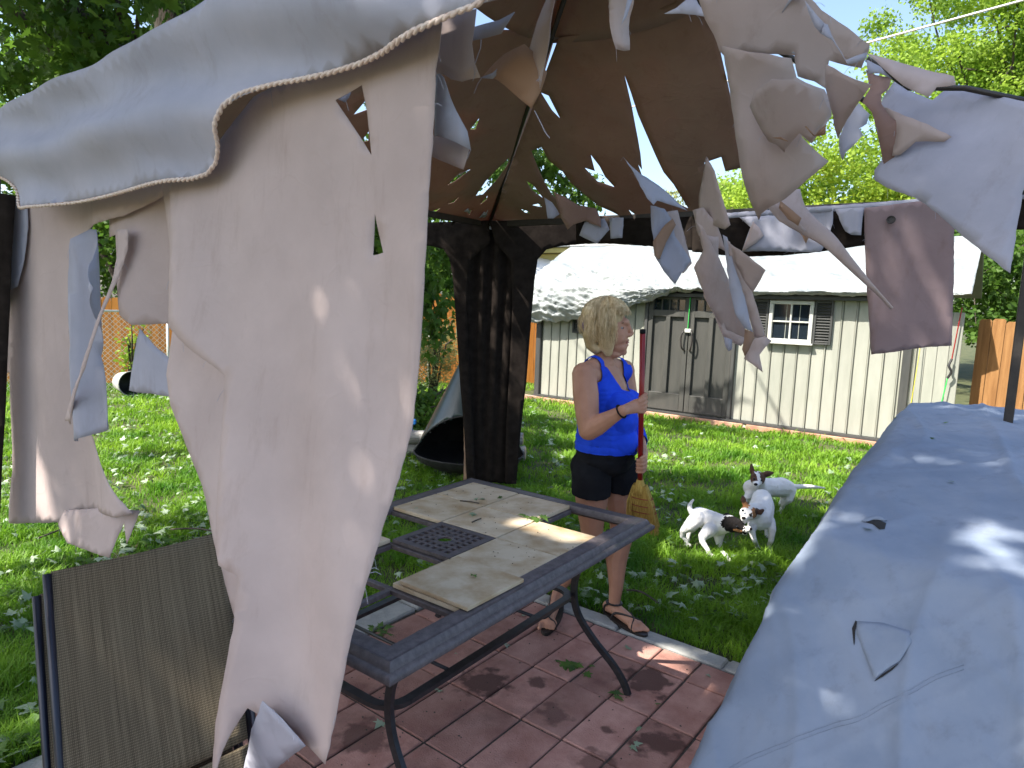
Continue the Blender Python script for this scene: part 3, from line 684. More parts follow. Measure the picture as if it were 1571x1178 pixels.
# ------------------------------------------------------------------ TREES
LEAFS = {}
def leaf_shape(kind):
    if kind == 'maple':
        o = [(0, -.02), (.10, .10), (.42, .05), (.26, .24), (.50, .50), (.22, .44), (.16, .62), (0, 1.0), (-.16, .62), (-.22, .44), (-.50, .50), (-.26, .24), (-.42, .05), (-.10, .10)]
    elif kind == 'maple_lo':
        o = [(0, 0), (.42, .08), (.24, .3), (.46, .55), (.14, .55), (0, 1), (-.14, .55), (-.46, .55), (-.24, .3), (-.42, .08)]
    elif kind == 'simple': o = [(0, 0), (.34, .48), (0, 1), (-.34, .48)]
    elif kind == 'narrow': o = [(0, 0), (.11, .4), (0, 1), (-.11, .4)]
    return np.array(o)
def leaves_mesh(name, P, size, kind, m, parent=None, rng=None, flat=0.0, droop=0.0, curl=.15):
    """P (n,3) positions; one polygon fan per leaf, random attitude"""
    rng = rng or np.random.default_rng(1); o = leaf_shape(kind); k = len(o); n = len(P)
    yaw = rng.uniform(0, 2 * np.pi, n); tiltv = rng.normal(0, 1, (n, 3)); nrm = tiltv / np.linalg.norm(tiltv, axis=1)[:, None]
    nrm[:, 2] = np.abs(nrm[:, 2]) + flat; nrm /= np.linalg.norm(nrm, axis=1)[:, None]
    d = np.stack([np.cos(yaw), np.sin(yaw), -np.full(n, droop)], 1); d -= nrm * np.sum(d * nrm, 1)[:, None]; d /= np.linalg.norm(d, axis=1)[:, None]
    w = np.cross(nrm, d); s = size * rng.uniform(.6, 1.25, n)
    c = curl * (np.abs(o[:, 0]) * 1.6 + o[:, 1] ** 2 * .8); cs = rng.uniform(-.4, 1.4, n)
    vs = P[:, None, :] + (w[:, None, :] * o[None, :, 0, None] + d[:, None, :] * o[None, :, 1, None]) * s[:, None, None] - nrm[:, None, :] * (c[None, :, None] * cs[:, None, None] * s[:, None, None])
    base = np.arange(n) * (k + 1)
    cen = P + d * (s * .38)[:, None] ; vs = np.concatenate([vs, cen[:, None, :]], 1).reshape(-1, 3)
    idx = np.arange(k); f = np.stack([idx, (idx + 1) % k, np.full(k, k)], 1)
    fs = (base[:, None, None] + f[None]).reshape(-1, 3)
    if parent is not None: vs = vs - np.array(wloc(parent))
    return npmesh(name, vs, fs, m, parent, False)
def grow(base, top, r0, r1, rng, n_limbs, spread, crown_c, crown_r, bend=.3):
    """trunk and limbs reaching into the crown; returns builder list and tip points"""
    tr = MB(); base, top = V(base), V(top)
    mid = base.lerp(top, .5) + V((rng.uniform(-bend, bend), rng.uniform(-bend, bend), 0))
    path = spline([base - V((0, 0, .1)), base.lerp(mid, .5) + V((rng.uniform(-.1, .1), 0, 0)), mid, top], 6)
    nn = len(path); tr.tube(path, [r0 * 1.25 * (1 - k / (nn - 1)) ** 1.0 * (1 if k else 1.15) * 0.0 + (r0 * (1.3 if k == 0 else 1) + (r1 - r0) * k / (nn - 1)) for k in range(nn)], 12)
    limbs = []; tips = []
    for q in range(n_limbs):
        st = path[int(nn * rng.uniform(.45, .98)) - 1]
        dirv = V(rng.normal(0, 1, 3)); dirv.z = abs(dirv.z) * .5; dirv.normalize()
        tip = V(crown_c) + V((dirv.x * crown_r[0], dirv.y * crown_r[1], (dirv.z - .1) * crown_r[2])) * rng.uniform(.6, .95)
        m1 = st.lerp(tip, .35) + V((0, 0, rng.uniform(.0, .4))); m2 = st.lerp(tip, .7) + V(rng.normal(0, .2, 3))
        pth = spline([st, m1, m2, tip], 5); rb = r1 * rng.uniform(.4, .7)
        b = MB(); b.tube(pth, [max(.012, rb * (1 - .88 * k / (len(pth) - 1))) for k in range(len(pth))], 7)
        for u in range(6):
            s = pth[int(len(pth) * rng.uniform(.35, .95))]; e = s + V(rng.normal(0, .5, 3)) * max(crown_r) * .3; e.z += .05
            b.tube([s, s.lerp(e, .5) + V((0, 0, .08)), e], [rb * .3, rb * .2, .008], 5); tips.append(e)
        tips += [tip, m2]; limbs.append(b)
    return tr, limbs, tips
def clumps(rng, centres, per, rad, zs=.7):
    c = np.array([tuple(v) for v in centres]); n = len(c) * per
    r = rng.normal(0, 1, (n, 3)); r /= np.linalg.norm(r, axis=1)[:, None]; r *= (rng.uniform(0, 1, n) ** .45)[:, None] * rad * rng.uniform(.6, 1.2, (len(c), 1)).repeat(per, 0)
    r[:, 2] *= zs; return np.repeat(c, per, 0) + r
def tree(name, label, base, top, r0, r1, crown_c, crown_r, n_limbs, n_cl, per, rad, lsize, kind, lm, seed, cat='tree', shell_bias=.4, group=None, keep=None, bend=.3):
    rng = np.random.default_rng(seed); root = empty(name, base, label, cat, group)
    tr, limbs, tips = grow(base, top, r0, r1, rng, n_limbs, 1, crown_c, crown_r, bend)
    tr.build('trunk', M['bark'], root, True)
    for b in limbs: b.build('limb', M['bark'], root, True)
    d = rng.normal(0, 1, (n_cl, 3)); d /= np.linalg.norm(d, axis=1)[:, None]; d *= (rng.uniform(0, 1, n_cl) ** shell_bias)[:, None]
    cc = np.array(crown_c) + d * np.array(crown_r); cl = [V(c) for c in cc] + tips
    if keep: cl = [c for c in cl if keep(c)]
    P = clumps(rng, cl, per, rad)
    if keep: P = P[[keep(V(p)) for p in P]]
    leaves_mesh('crown', P, lsize, kind, lm, root, rng, droop=.5)
    return root
# sun patches wanted on the ground; the crowns are thinned along the rays to suit
def lit(x, y):
    if x < -1.6 and y > 5.6: return .80
    if x < -1.3: return .42
    s = (V((x, y, 0)) - SO).dot(SB)
    if s > -3.0 and x > .6: return .92
    if x > 3.1 and y < 5.6: return .02
    if (V((x, y)) - V((1.98, 2.28))).length < .68: return .62
    if (V((x, y)) - V((-.05, 2.66))).length < .2: return .7
    if x > .8 and y > 4.2: return .72
    return .03
def sunkeep(c):
    k = c.z / SUND.z; x, y = c.x - SUND.x * k, c.y - SUND.y * k; L = lit(x, y)
    if (V((x, y)) - V((1.98, 2.28))).length < .68: return .5 + .45 * noise.noise(V((x * 1.6, y * 1.6, 2.2))) + .8 * noise.noise(V((x * 4.5, y * 4.5, 5.2))) > L - .04
    return .5 + .95 * noise.noise(V((x * 1.15, y * 1.15, 2.2))) + .35 * noise.noise(V((x * 3.3, y * 3.3, 5.2))) > L
# the big silver maple left of the gazebo, crown over the lawn
def keepA(c):
    if c.z > 4.4 and not sunkeep(c): return False
    return keepA_(c)
def keepA_(c):   # keep the crown off the camera, above the roof
    return c.z > 3.25 + max(0, (3.0 - (V((c.x, c.y, 0)) - V((.42, 3.42, 0))).length)) * .35 and (c.x < -.9 or (c.z < 4.9 and c.y > 7.6 and c.x < 1.2)) and c.x > -7.0
tree('maple_tree', 'large silver maple whose leafy crown spreads above the gazebo at upper left', (-2.6, 8.2, 0), (-3.75, 8.0, 5.6), .30, .20, (-3.6, 7.0, 6.0), (4.2, 3.6, 2.9), 12, 230, 210, .50, .115, 'maple_lo', M['leaf'], 11, keep=keepA, bend=.12)
def keepB(c): return c.z > 4.6 and sunkeep(c)
tree('maple_tree', 'second silver maple standing outside the left edge and shading the gazebo', (-7.2, .6, 0), (-6.2, 1.0, 5.0), .28, .18, (-4.1, 1.0, 7.2), (3.8, 3.7, 2.2), 10, 340, 170, .55, .15, 'simple', M['leaf'], 12, keep=keepB)
# low branch hanging left of the far corner curtain
rng = np.random.default_rng(5)
def hanging(nm, lab, pts, Y, m, n, seed, rad=.16, size=.10, kind='maple', stem=None, cat='branch'):
    rng = np.random.default_rng(seed); root = empty(nm, at(*pts[0], Y), lab, cat)
    P = spline([at(x, y, Y + .15 * k) for k, (x, y) in enumerate(pts)], 6)
    b = MB(); b.tube(P, [.022 * (1 - .8 * k / len(P)) for k in range(len(P))], 6); b.build('branch_stem', M['bark'], root, True)
    c = clumps(rng, P, n, rad, 1.1); leaves_mesh('foliage', c, size, kind, m, root, rng, droop=1.2); return root
hb = hanging('hanging_branch', 'leafy low maple bough hanging left of the dark corner curtain', [(560, 330), (620, 395), (652, 440), (668, 480), (660, 520)], 8.2, M['leaf'], 26, 21, .27, .12)
hanging('hanging_branch', 'drooping maple twig just under the rail left of the curtain', [(600, 350), (660, 375), (690, 400), (690, 440)], 8.6, M['leaf'], 14, 22, .22, .12)
hanging('hanging_branch', 'maple bough seen through the roof tears above the far corner', [(760, 215), (812, 235), (850, 262), (890, 292), (905, 300)], 8.4, M['leaf'], 22, 23, .26, .12)
# olive bush behind fireplace
def bush(nm, lab, c, r, n, size, kind, m, seed, cat='bush', ground=True, stems=9):
    rng = np.random.default_rng(seed); c = V(c); root = empty(nm, (c.x, c.y, 0), lab, cat)
    d = rng.normal(0, 1, (n, 3)); d /= np.linalg.norm(d, axis=1)[:, None]; d *= (rng.uniform(0, 1, n) ** .4)[:, None]
    lump = np.array([.75 + .5 * noise.noise(V(q) * 2.3 + V((seed, 0, 0))) for q in d]); P = np.array(c) + d * np.array(r) * lump[:, None]; P = P[P[:, 2] > .02]
    b = MB()
    for k in range(stems):
        e = c + V(rng.normal(0, .45, 3)) * r[0]; e.z = c.z + abs(rng.normal(0, .5)) * r[2]; b.tube([V((c.x + rng.normal(0, .06), c.y, 0)), c.lerp(e, .5) * 1.0, e], [.02, .013, .004], 5)
    b.build('stem', M['bark'], root, True); leaves_mesh('foliage', P, size, kind, m, root, rng); return root
bush('bush', 'olive-green feathery bush in front of the cedar fence, left of the curtain', (-.85, 11.3, .75), (.75, .7, .75), 5200, .07, 'narrow', M['leaf_olive'], 31)
bush('bush', 'dark green leafy shrub behind the log pile by the fireplace', (-.85, 8.6, .22), (.75, .6, .42), 1500, .085, 'simple', M['leaf'], 32)
bush('vine', 'young vine climbing on the chain-link fence at left', (-5.6, 10.8, .65), (.35, .12, .6), 260, .09, 'simple', M['leaf_bright'], 33, 'vine')
bush('weed_clump', 'thin weed growing at the shed base beside the grey cover', (*gnd(1338, 672)[:2], .3), (.22, .15, .40), 260, .05, 'simple', M['leaf'], 34, 'weed', stems=5)
# trees behind
BT = 'trees beyond the shed'
tree('tree', 'bright yellow-green tree filling the gap at right above the shed', (12.0, 19, 0), (12.0, 19, 4), .25, .15, (11.6, 19, 4.6), (5.6, 3.0, 2.9), 8, 230, 270, .75, .115, 'simple', M['leaf_bright'], 41)
tree('tree', 'tall bright green tree at upper right behind the utility wire', (16.5, 21, 0), (16.3, 21, 7), .3, .18, (16.0, 21, 9.4), (4.6, 3.0, 4.4), 9, 210, 250, .8, .12, 'simple', M['leaf_bright'], 42)
tree('tree', 'low dark green tree just beyond the brown fence at the right edge', (12.5, 14, 0), (12.5, 14, 2.0), .16, .1, (11.8, 14, 2.3), (3.2, 1.6, 1.9), 7, 90, 180, .6, .12, 'simple', M['leaf'], 47)
tree('tree', 'pale green rounded tree beyond the middle of the shed roof', (7.6, 24, 0), (7.6, 24, 3), .25, .15, (7.7, 24, 3.9), (2.6, 2.4, 2.3), 7, 90, 200, .65, .13, 'simple', M['leaf_olive'], 43)
tree('tree', 'small green tree beyond the left end of the shed', (2.2, 22, 0), (2.2, 22, 2.4), .2, .12, (2.2, 22, 3.1), (1.9, 1.6, 1.5), 6, 60, 110, .55, .17, 'simple', M['leaf_olive'], 44)
tree('tree', 'dark green tree with thick trunk behind the cedar fence at far left', (-7.6, 14.5, 0), (-7.6, 14.5, 3), .27, .2, (-7.8, 15.2, 4.0), (4.4, 2.0, 2.9), 9, 170, 130, .65, .16, 'simple', M['leaf'], 45)
tree('tree', 'green tree behind the cedar fence left of the corner curtain', (-2.4, 17.5, 0), (-2.4, 17.5, 3), .25, .16, (-2.2, 17.5, 3.9), (3.6, 2.0, 3.0), 7, 120, 110, .65, .17, 'simple', M['leaf'], 46)
# ================================================================== GAZEBO
C1, C2, C4, C3 = V((.02, 5.93, 0)), V((-2.15, 3.04, 0)), V((.78, .84, 0)), V((3.0, 3.8, 0))
APX = V((.42, 3.42, 3.42)); EH = 2.32
gz = empty('gazebo', (.42, 3.42, 0), 'wind-shredded canopy gazebo with brown frame and torn hanging fabric strips', 'gazebo')
def up(c, z=EH): return V((c.x, c.y, z))
for c in (C1, C2, C3, C4):
    b = MB(); e = (c - V((APX.x, APX.y, 0))).normalized()
    c = c + (V((-.16, 0, 0)) if c is C2 else V((0, 0, 0))); tl = V((.16 / EH, 0, 1)) if c.x < -2.2 else V((0, 0, 1))
    b.box(V((c.x, c.y, 0)) + tl * (EH / 2), (.045, .045, EH), (V((.8, -.6, 0)), V((.6, .8, 0)), tl.normalized()), .004)
    b.box(V((c.x, c.y, .006)), (.12, .12, .012), (V((.8, -.6, 0)), V((.6, .8, 0)), V((0, 0, 1))), .003)
    b.build('post', M['brownmetal'], gz)
for a, c in ((C1, C2), (C1, C3), (C2, C4), (C3, C4)):
    D = (c - a).normalized(); L = (c - a).length; N = V((-D.y, D.x, 0))
    b = MB(); b.box(up(a.lerp(c, .5), EH - .02), (L - .05, .028, .05), (D, N, V((0, 0, 1))), .003); b.build('beam', M['brownmetal'], gz)
for c in (C1, C2, C3, C4):
    b = MB(); b.tube([up(c, EH - .03), up(c).lerp(APX, .5) - V((0, 0, .045)), APX - V((0, 0, .06))], .014, 8); b.build('rafter', M['brownmetal'], gz, True)
b = MB(); b.box(up(C1, EH - .04) + V((0, -.03, 0)), (.07, .03, .06), None, .008); b.tube([up(C1, EH - .03) + V((0, -.04, 0)), up(C1, EH + .04) + V((0.03, -.10, 0))], .012, 6); b.build('corner_bracket', M['steel'], gz)
# vented top tier
capz = 3.13; cs = .60
CP = [V((APX.x, APX.y, 0)) + (c - V((APX.x, APX.y, 0))).normalized() * cs * 1.15 for c in (C1, C3, C4, C2)]
for k in range(4):
    a, c = CP[k], CP[(k + 1) % 4]
    vs = []; fs = []; n = 10
    for i in range(n + 1):
        for j in range(n + 1):
            t = j / n; p = V((a.x, a.y, capz)).lerp(V((c.x, c.y, capz)), i / n).lerp(V((APX.x, APX.y, APX.z + .17)), t)
            p.z -= .05 * math.sin(math.pi * i / n) * (1 - t); vs.append(p)
    for i in range(n):
        for j in range(n): q = i * (n + 1) + j; fs.append((q, q + n + 1, q + n + 2, q + 1))
    o = mesh_obj('vent_canopy', vs, fs, M['canopy_roof_shaded'], gz, True); md = o.modifiers.new('t', 'SOLIDIFY'); md.thickness = .0016
# roof planes
def rplane(a, c):
    P = up(a); N = (up(c) - P).cross(APX - P).normalized()
    if N.z > 0: N = -N
    return P, N
RP1 = rplane(C1, C3)    # far right
RP2 = rplane(C1, C2)    # far left
RP3 = rplane(C3, C4); RP4 = rplane(C2, C4)
def c3(L, ox=800, oy=0, s=.2971): return [(ox + x * s, oy + y * s) for x, y in L]
def c2(L): return c3(L, 450, 0, .3396)
H1 = [c3([(540, 362), (575, 450), (612, 560), (665, 680), (742, 862), (790, 930), (862, 1072), (800, 1040), (750, 1010), (640, 912), (630, 880), (612, 820), (632, 850), (625, 760), (612, 680), (580, 520)]),
      c3([(62, 750), (115, 730), (150, 800), (220, 858), (262, 920), (320, 975), (400, 1050), (470, 1085), (520, 1115), (405, 1110), (380, 1078), (300, 1062), (200, 1020), (165, 985), (130, 920), (92, 832)]),
      c3([(335, 840), (388, 858), (368, 768), (412, 830), (440, 890), (487, 948), (400, 915)]),
      c3([(110, 455), (150, 470), (212, 582), (168, 540)]), c3([(35, 910), (70, 932), (118, 1005), (62, 960)]), c3([(58, 1045), (95, 1036), (112, 1058)]),
      c3([(555, 1075), (597, 1110), (575, 1108)]), c3([(0, 1070), (30, 1078), (48, 1095), (20, 1090)])]
top1 = [(858, 55), (895, 50), (940, 40), (985, 21), (1036, 3), (1060, -22), (1085, 18), (1106, 64), (1120, 120), (1135, 190), (1150, 247), (1115, 255), (1109, 232), (1083, 241), (1093, 288), (1103, 330), (1060, 332), (950, 336), (752, 341)]
cloth('roof_panel', top1, RP1, gz, M['canopy_roof_shaded'], amp=.004, freq=7, ang=.9, g=.05, holes=H1, fn=lambda x, y: .05 * math.sin(math.pi * min(1, max(0, y))) * 1.0)
H2 = [c2([(818, 872), (860, 800), (900, 752), (962, 690), (970, 702), (905, 800), (850, 865)]), c2([(260, 490), (315, 425), (325, 465)]), c2([(690, 820), (740, 760), (792, 742), (722, 800)]),
      c2([(788, 562), (830, 510), (812, 562)]), c2([(292, 625), (330, 568), (330, 612)]), c2([(695, 915), (742, 880), (722, 906)]), c2([(618, 956), (665, 935), (640, 956)]), c2([(780, 950), (802, 940), (795, 965)]),
      c2([(840, 915), (872, 870), (868, 890)]), c2([(945, 770), (975, 735), (962, 775)])]
cloth('roof_panel', [(850, 60), (748, 342), (640, 322), (500, 300), (300, 255), (240, 240), (330, 60), (470, 62), (560, 110), (600, 140), (700, 40), (790, 45), (835, 40)][::-1], RP2, gz, M['canopy_roof_shaded'], amp=.004, freq=7, ang=-.9, g=.05, holes=H2, fn=lambda x, y: .04 * math.sin(math.pi * y))
# netting between the two tiers
for (a, c, dz) in ((C1, C3, 0), (C1, C2, 0)):
    vs = []; fs = []; n = 16; f0 = .20
    P0 = up(a).lerp(APX, .74); P1 = up(c).lerp(APX, .74); Q0 = P0 + V((0, 0, .16)) + (APX - P0) * .12; Q1 = P1 + V((0, 0, .16)) + (APX - P1) * .12
    for i in range(n + 1):
        vs += [P0.lerp(P1, i / n), Q0.lerp(Q1, i / n)]
    fs = [(2 * i, 2 * i + 2, 2 * i + 3, 2 * i + 1) for i in range(n)]
    bm = bmesh.new(); me = bpy.data.meshes.new('vent_netting')
    off = wloc(gz); me.from_pydata([tuple(v - off) for v in vs], [], fs); o = link('vent_netting', me, M['netting'], gz)
    md = o.modifiers.new('s', 'SUBSURF'); md.subdivision_type = 'SIMPLE'; md.levels = md.render_levels = 3
    md = o.modifiers.new('w', 'WIREFRAME'); md.thickness = .003; md.use_replace = True

# ------------------------------------------------- near side: valance, hem, strips
NN = (C4 - C2).normalized().cross(V((0, 0, 1)));
if NN.y > 0: NN = -NN
NP = (up(C2), NN)
def nearp(d): return (up(C2) + NN * d, NN)      # d>0 towards the camera
hem = [(-60, 255), (-30, 262), (-10, 268), (6, 274), (20, 288), (30, 305), (42, 320), (70, 318), (130, 306), (200, 291), (262, 276), (290, 273), (312, 264), (326, 248), (338, 222), (348, 195), (362, 172), (385, 154), (420, 137), (450, 127), (500, 115), (550, 99), (600, 82), (650, 62), (700, 44), (750, 26), (800, 12), (842, 2), (900, -18), (1000, -50), (1150, -96)]
topv = [(-60, 196), (0, 170), (60, 146), (150, 106), (270, 48), (350, 2), (420, -42), (560, -125), (700, -220), (900, -380), (1150, -560)]
def valfn(x, y):
    d = .030 * math.sin(y * 3.14) + .034 * math.sin(15 * y + 9 * x + 1.5 * math.sin(8 * x)) * max(0, min(1, y * 3) * (1 - y) * 1.9)
    d += .045 * noise.noise(V((x * 6, y * 2.5, 4))) * (1 - y * .5) + .014 * noise.noise(V((x * 14 + y * 6, y * 5, 9)))
    return d
val = cloth('valance', topv + hem[::-1], nearp(.045), gz, M['canopy_out'], amp=.006, freq=7, g=.035, fn=valfn, thick=.002)
# twisted piping along the hem
hp = [onp(x, y, *nearp(.052)) for x, y in hem]; hp = spline(hp, 8)
from mathutils.bvhtree import BVHTree
vb = BVHTree.FromPolygons([V(v.co) + wloc(gz) for v in val.data.vertices], [tuple(p.vertices) for p in val.data.polygons])
hp = [vb.find_nearest(p)[0] + NN * .002 for p in hp]
hp = [hp[0]] + [(hp[i - 1] + hp[i] * 2 + hp[i + 1]) / 4 for i in range(1, len(hp) - 1)] + [hp[-1]]
cu = [];
b = MB(); b.tube(hp, .0045, 6); b.build('hem_piping', M['canopy_tan'], gz, True)
ln = 0; b = MB(); q = 0; prev = hp[0]
tw = [[], []]
acc = 0
for i, p in enumerate(hp):
    acc += (p - prev).length; prev = p; t = (hp[min(i + 1, len(hp) - 1)] - hp[max(i - 1, 0)]).normalized(); w = t.cross(NN)
for s in (0, 1):
    pts = []; acc = 0; prev = hp[0]
    fine = spline(hp, 3); prev = fine[0]
    for i, p in enumerate(fine):
        acc += (p - prev).length; prev = p; t = (fine[min(i + 1, len(fine) - 1)] - fine[max(i - 1, 0)]).normalized(); w = t.cross(NN).normalized(); g = acc * 150 + s * 3.14
        amp_ = .0042 * (.7 + .5 * noise.noise(V((acc * 5, 0, 0))))
        pts.append(p - V((0, 0, .003)) + w * math.cos(g) * amp_ + NN * (math.sin(g) * amp_ + .002))
    b = MB(); b.tube(pts, .0044, 6); b.build('hem_cord', M['cord'], gz, True)

def strip(px, plane, m='canopy', nm='torn_strip', **k):
    k.setdefault('amp', .010); k.setdefault('g', .035); k.setdefault('jag', .004)
    return cloth(nm, px, plane, gz, M[m], **k)
def cr5(L): return [(x * .3396, 330 + y * .3396) for x, y in L]
# the wide strip, front layer
def lean(d, t): return (up(C2, 2.3) + NN * d, (NN + V((0, 0, t))).normalized())
S1 = [(246, 270), (300, 240), (335, 195), (380, 145), (430, 122), (480, 108), (530, 92), (552, 84), (600, 66), (650, 48), (690, 36), (682, 80), (674, 112), (668, 180), (660, 240), (650, 330), (640, 430), (632, 500), (625, 560), (614, 640), (600, 702), (575, 800), (545, 960), (520, 1100), (500, 1172), (480, 1157), (465, 1145), (430, 1104), (404, 1076), (388, 1120), (371, 1184), (374, 1100), (380, 1030), (384, 960), (382, 880), (360, 862), (352, 830), (347, 760), (343, 660), (338, 575), (300, 540), (262, 500), (256, 400)]
H = [[(511, 152), (532, 142), (555, 130), (560, 168), (562, 236), (546, 208)], [(560, 322), (553, 387), (560, 386), (570, 383), (564, 350)]]
def s1fn(x, y):     # broad soft folds; leans, tip swings in
    return .022 * math.sin(x * 5 + 1.2 * math.sin(y * 3)) * (1 - y) ** .7 + .05 * math.exp(-((x - .28 - .25 * (1 - y)) / .09) ** 2) * max(0, .62 - y) + .034 * math.sin(5 * y + 2 * x) + .020 * math.sin(16 * (x * .8 + y * .55)) * max(0, min(1, 1.3 - y * 1.5)) + .012 * math.sin(23 * x + 6 * y) * (1 - y)
strip(S1, lean(-.02, .10), amp=.003, freq=5, holes=H, fn=s1fn)
S1b = [(246, 272), (420, 240), (420, 860), (384, 862), (382, 960), (379, 1010), (366, 935), (353, 862), (336, 802), (318, 745), (290, 680), (265, 620), (257, 575), (262, 500), (257, 400)]
strip(S1b, lean(-.085, .10), amp=.008, freq=11, fn=lambda x, y: .02 * math.sin(6 * y))
# folded-up corner at the tip (back face shows)
strip([(371, 1184), (387, 1122), (403, 1075), (432, 1104), (467, 1146), (440, 1165), (400, 1195)], (onp(430, 1104, *lean(.03, .10)), (NN + V((0, 0, -.30))).normalized()), 'canopy_out', amp=.004)
strip([(352, 858), (384, 872), (386, 905), (372, 892)], lean(-.05, .10), 'canopy_tan', amp=.004)
# left group
S2 = [(38, 300), (250, 266), (252, 300), (200, 330), (128, 352), (122, 400), (117, 470), (116, 540), (116, 600), (118, 660), (131, 672), (152, 692), (180, 735), (214, 784), (198, 790), (160, 786), (103, 786), (94, 802), (30, 798), (36, 720), (33, 620), (28, 500), (27, 420), (30, 360)]
strip(S2, nearp(-.08), amp=.014, freq=12, fn=lambda x, y: .05 * math.sin(9 * x + .8) * (1 - y * .6))
strip([(94, 782), (106, 808), (122, 828), (186, 851), (190, 833), (197, 800), (206, 832), (212, 800), (214, 783), (160, 778)], nearp(-.12), amp=.006, freq=9, fn=lambda x, y: .05 * (1 - y))
strip(cr5([(372, 60), (350, 110), (346, 500), (342, 735), (354, 1022), (398, 1000), (458, 968), (440, 800), (412, 640), (420, 560), (466, 330), (420, 200), (384, 60)]), nearp(-.05), 'canopy_out', amp=.006, freq=25, fn=lambda x, y: .035 * math.sin(7 * x * (1 + .3 * y)))
strip(cr5([(488, 60), (540, 60), (536, 150), (505, 280), (470, 430), (444, 600), (425, 690), (312, 946), (308, 930), (290, 927), (400, 720), (430, 600), (452, 450), (480, 300), (490, 150)]), nearp(-.02), amp=.004, fn=lambda x, y: .03 * math.sin(5 * y))
strip(cr5([(500, -60), (752, -150), (756, 60), (768, 400), (770, 486), (640, 497), (600, 450), (575, 330), (556, 200), (540, 90), (500, 100)]), nearp(-.10), amp=.008, freq=9, fn=lambda x, y: .05 * math.sin(4.5 * x) * (1 - y))
strip(cr5([(654, 510), (700, 585), (765, 668), (790, 760), (778, 832), (700, 806), (582, 792), (618, 670)]), nearp(-.12), 'canopy_out', amp=.006, fn=lambda x, y: .02 * math.sin(5 * x))
strip(cr5([(-60, -20), (95, -90), (100, 60), (92, 200), (78, 322), (40, 360), (12, 440), (-2, 490), (-60, 560)]), nearp(-.04), 'canopy_out', amp=.006, fn=lambda x, y: .03 * math.sin(4 * x))
strip(cr5([(78, 322), (84, 480), (60, 530), (38, 545), (66, 640), (80, 700), (0, 722), (-60, 740), (-60, 500), (-4, 490), (28, 400), (50, 350)]), nearp(-.07), amp=.008, fn=lambda x, y: .03 * math.sin(5 * x))
# middle: remains of the near roof panel right of the wide strip
M2 = c2([(590, 150), (700, 90), (830, 40), (822, 130), (812, 200), (824, 285), (850, 352), (770, 372), (722, 362), (690, 340), (660, 345), (630, 500), (590, 400)])
strip(M2, nearp(-.10), 'canopy', amp=.010, freq=10)
strip(c2([(652, 345), (700, 350), (728, 370), (770, 510), (800, 598), (808, 680), (770, 655), (700, 628), (636, 612), (640, 480)]), nearp(-.085), 'canopy_out', amp=.004, fn=lambda x, y: .04 * math.sin(3 * x))
strip(c2([(634, 612), (700, 626), (802, 668), (790, 720), (776, 768), (700, 738), (630, 708)]), nearp(-.11), 'canopy', amp=.004)
strip(c2([(818, 120), (930, 92), (1002, 56), (965, 112), (940, 152), (880, 168), (812, 182)]), nearp(-.13), 'canopy_out', amp=.004)
strip(c2([(178, 440), (265, 403), (250, 440), (230, 462)]), nearp(-.30), 'canopy_out', amp=.003)
strip(c2([(160, 446), (196, 470), (250, 560), (322, 690), (330, 720), (330, 980), (300, 900), (230, 640), (180, 520)]), nearp(-.06), 'canopy_out', amp=.004)
# twisted flap: tan inside, light outer edge
strip(c2([(848, 350), (905, 352), (985, 400), (1040, 450), (1093, 498), (1130, 408), (1150, 330), (1120, 260), (1070, 214), (980, 262)]), nearp(-.16), 'canopy_tan', amp=.004, fn=lambda x, y: .03 * math.sin(3 * x))
strip(c2([(845, 352), (900, 330), (985, 262), (1072, 214), (1045, 232), (930, 330), (900, 356)]), nearp(-.14), 'canopy_out', amp=.003)
strip(c2([(1070, 216), (1110, 110), (1170, 0), (1190, -60), (1240, -60), (1200, 60), (1172, 240), (1146, 340), (1132, 410), (1120, 330)]), nearp(-.15), 'canopy', amp=.004, fn=lambda x, y: .03 * x)
# loose threads
for pl in (c2([(848, 178), (846, 215), (835, 245), (822, 285)]), c2([(1090, 500), (1120, 560), (1140, 600), (1158, 622)]), c2([(700, 626), (708, 640), (704, 655)])):
    b = MB(); b.tube(spline([onp(x, y, *nearp(-.12)) for x, y in pl], 5), .0009, 4); b.build('loose_thread', M['canopy_out'], gz)

# ------------------------------------------------- torn pieces deeper inside
def VP(x1, y1, Y1, x2, y2, Y2, t=0): return vplane((x1, y1, Y1), (x2, y2, Y2), t)
K = VP(900, 200, 3.2, 1000, 200, 3.0)
strip(c3([(452, -30), (580, -30), (572, 20), (545, 82), (540, 130), (548, 250), (520, 256), (495, 258), (482, 190), (475, 150), (470, 60)]), K, amp=.006, fn=lambda x, y: .03 * math.sin(6 * x))
strip(c3([(575, -10), (562, 30), (545, 84), (512, 134), (530, 70), (545, 0)]), VP(960, 20, 2.95, 990, 20, 2.95), 'canopy_out', amp=.003)
strip(c3([(735, 70), (800, 40), (850, 0), (895, -20), (915, 20), (945, 60), (992, 98), (960, 92), (900, 78), (830, 70)]), VP(1020, 20, 2.6, 1090, 20, 2.5), 'canopy_out', amp=.005)
# long white flap by the big split
strip(c3([(523, 810), (560, 860), (612, 912), (700, 968), (752, 1004), (800, 1040), (868, 1080), (800, 1068), (752, 1060), (690, 1045), (672, 1068), (640, 1035), (605, 970), (575, 900)]), VP(955, 250, 3.95, 1060, 320, 4.05, .3), 'canopy_out', amp=.006, fn=lambda x, y: .03 * math.sin(4 * x))
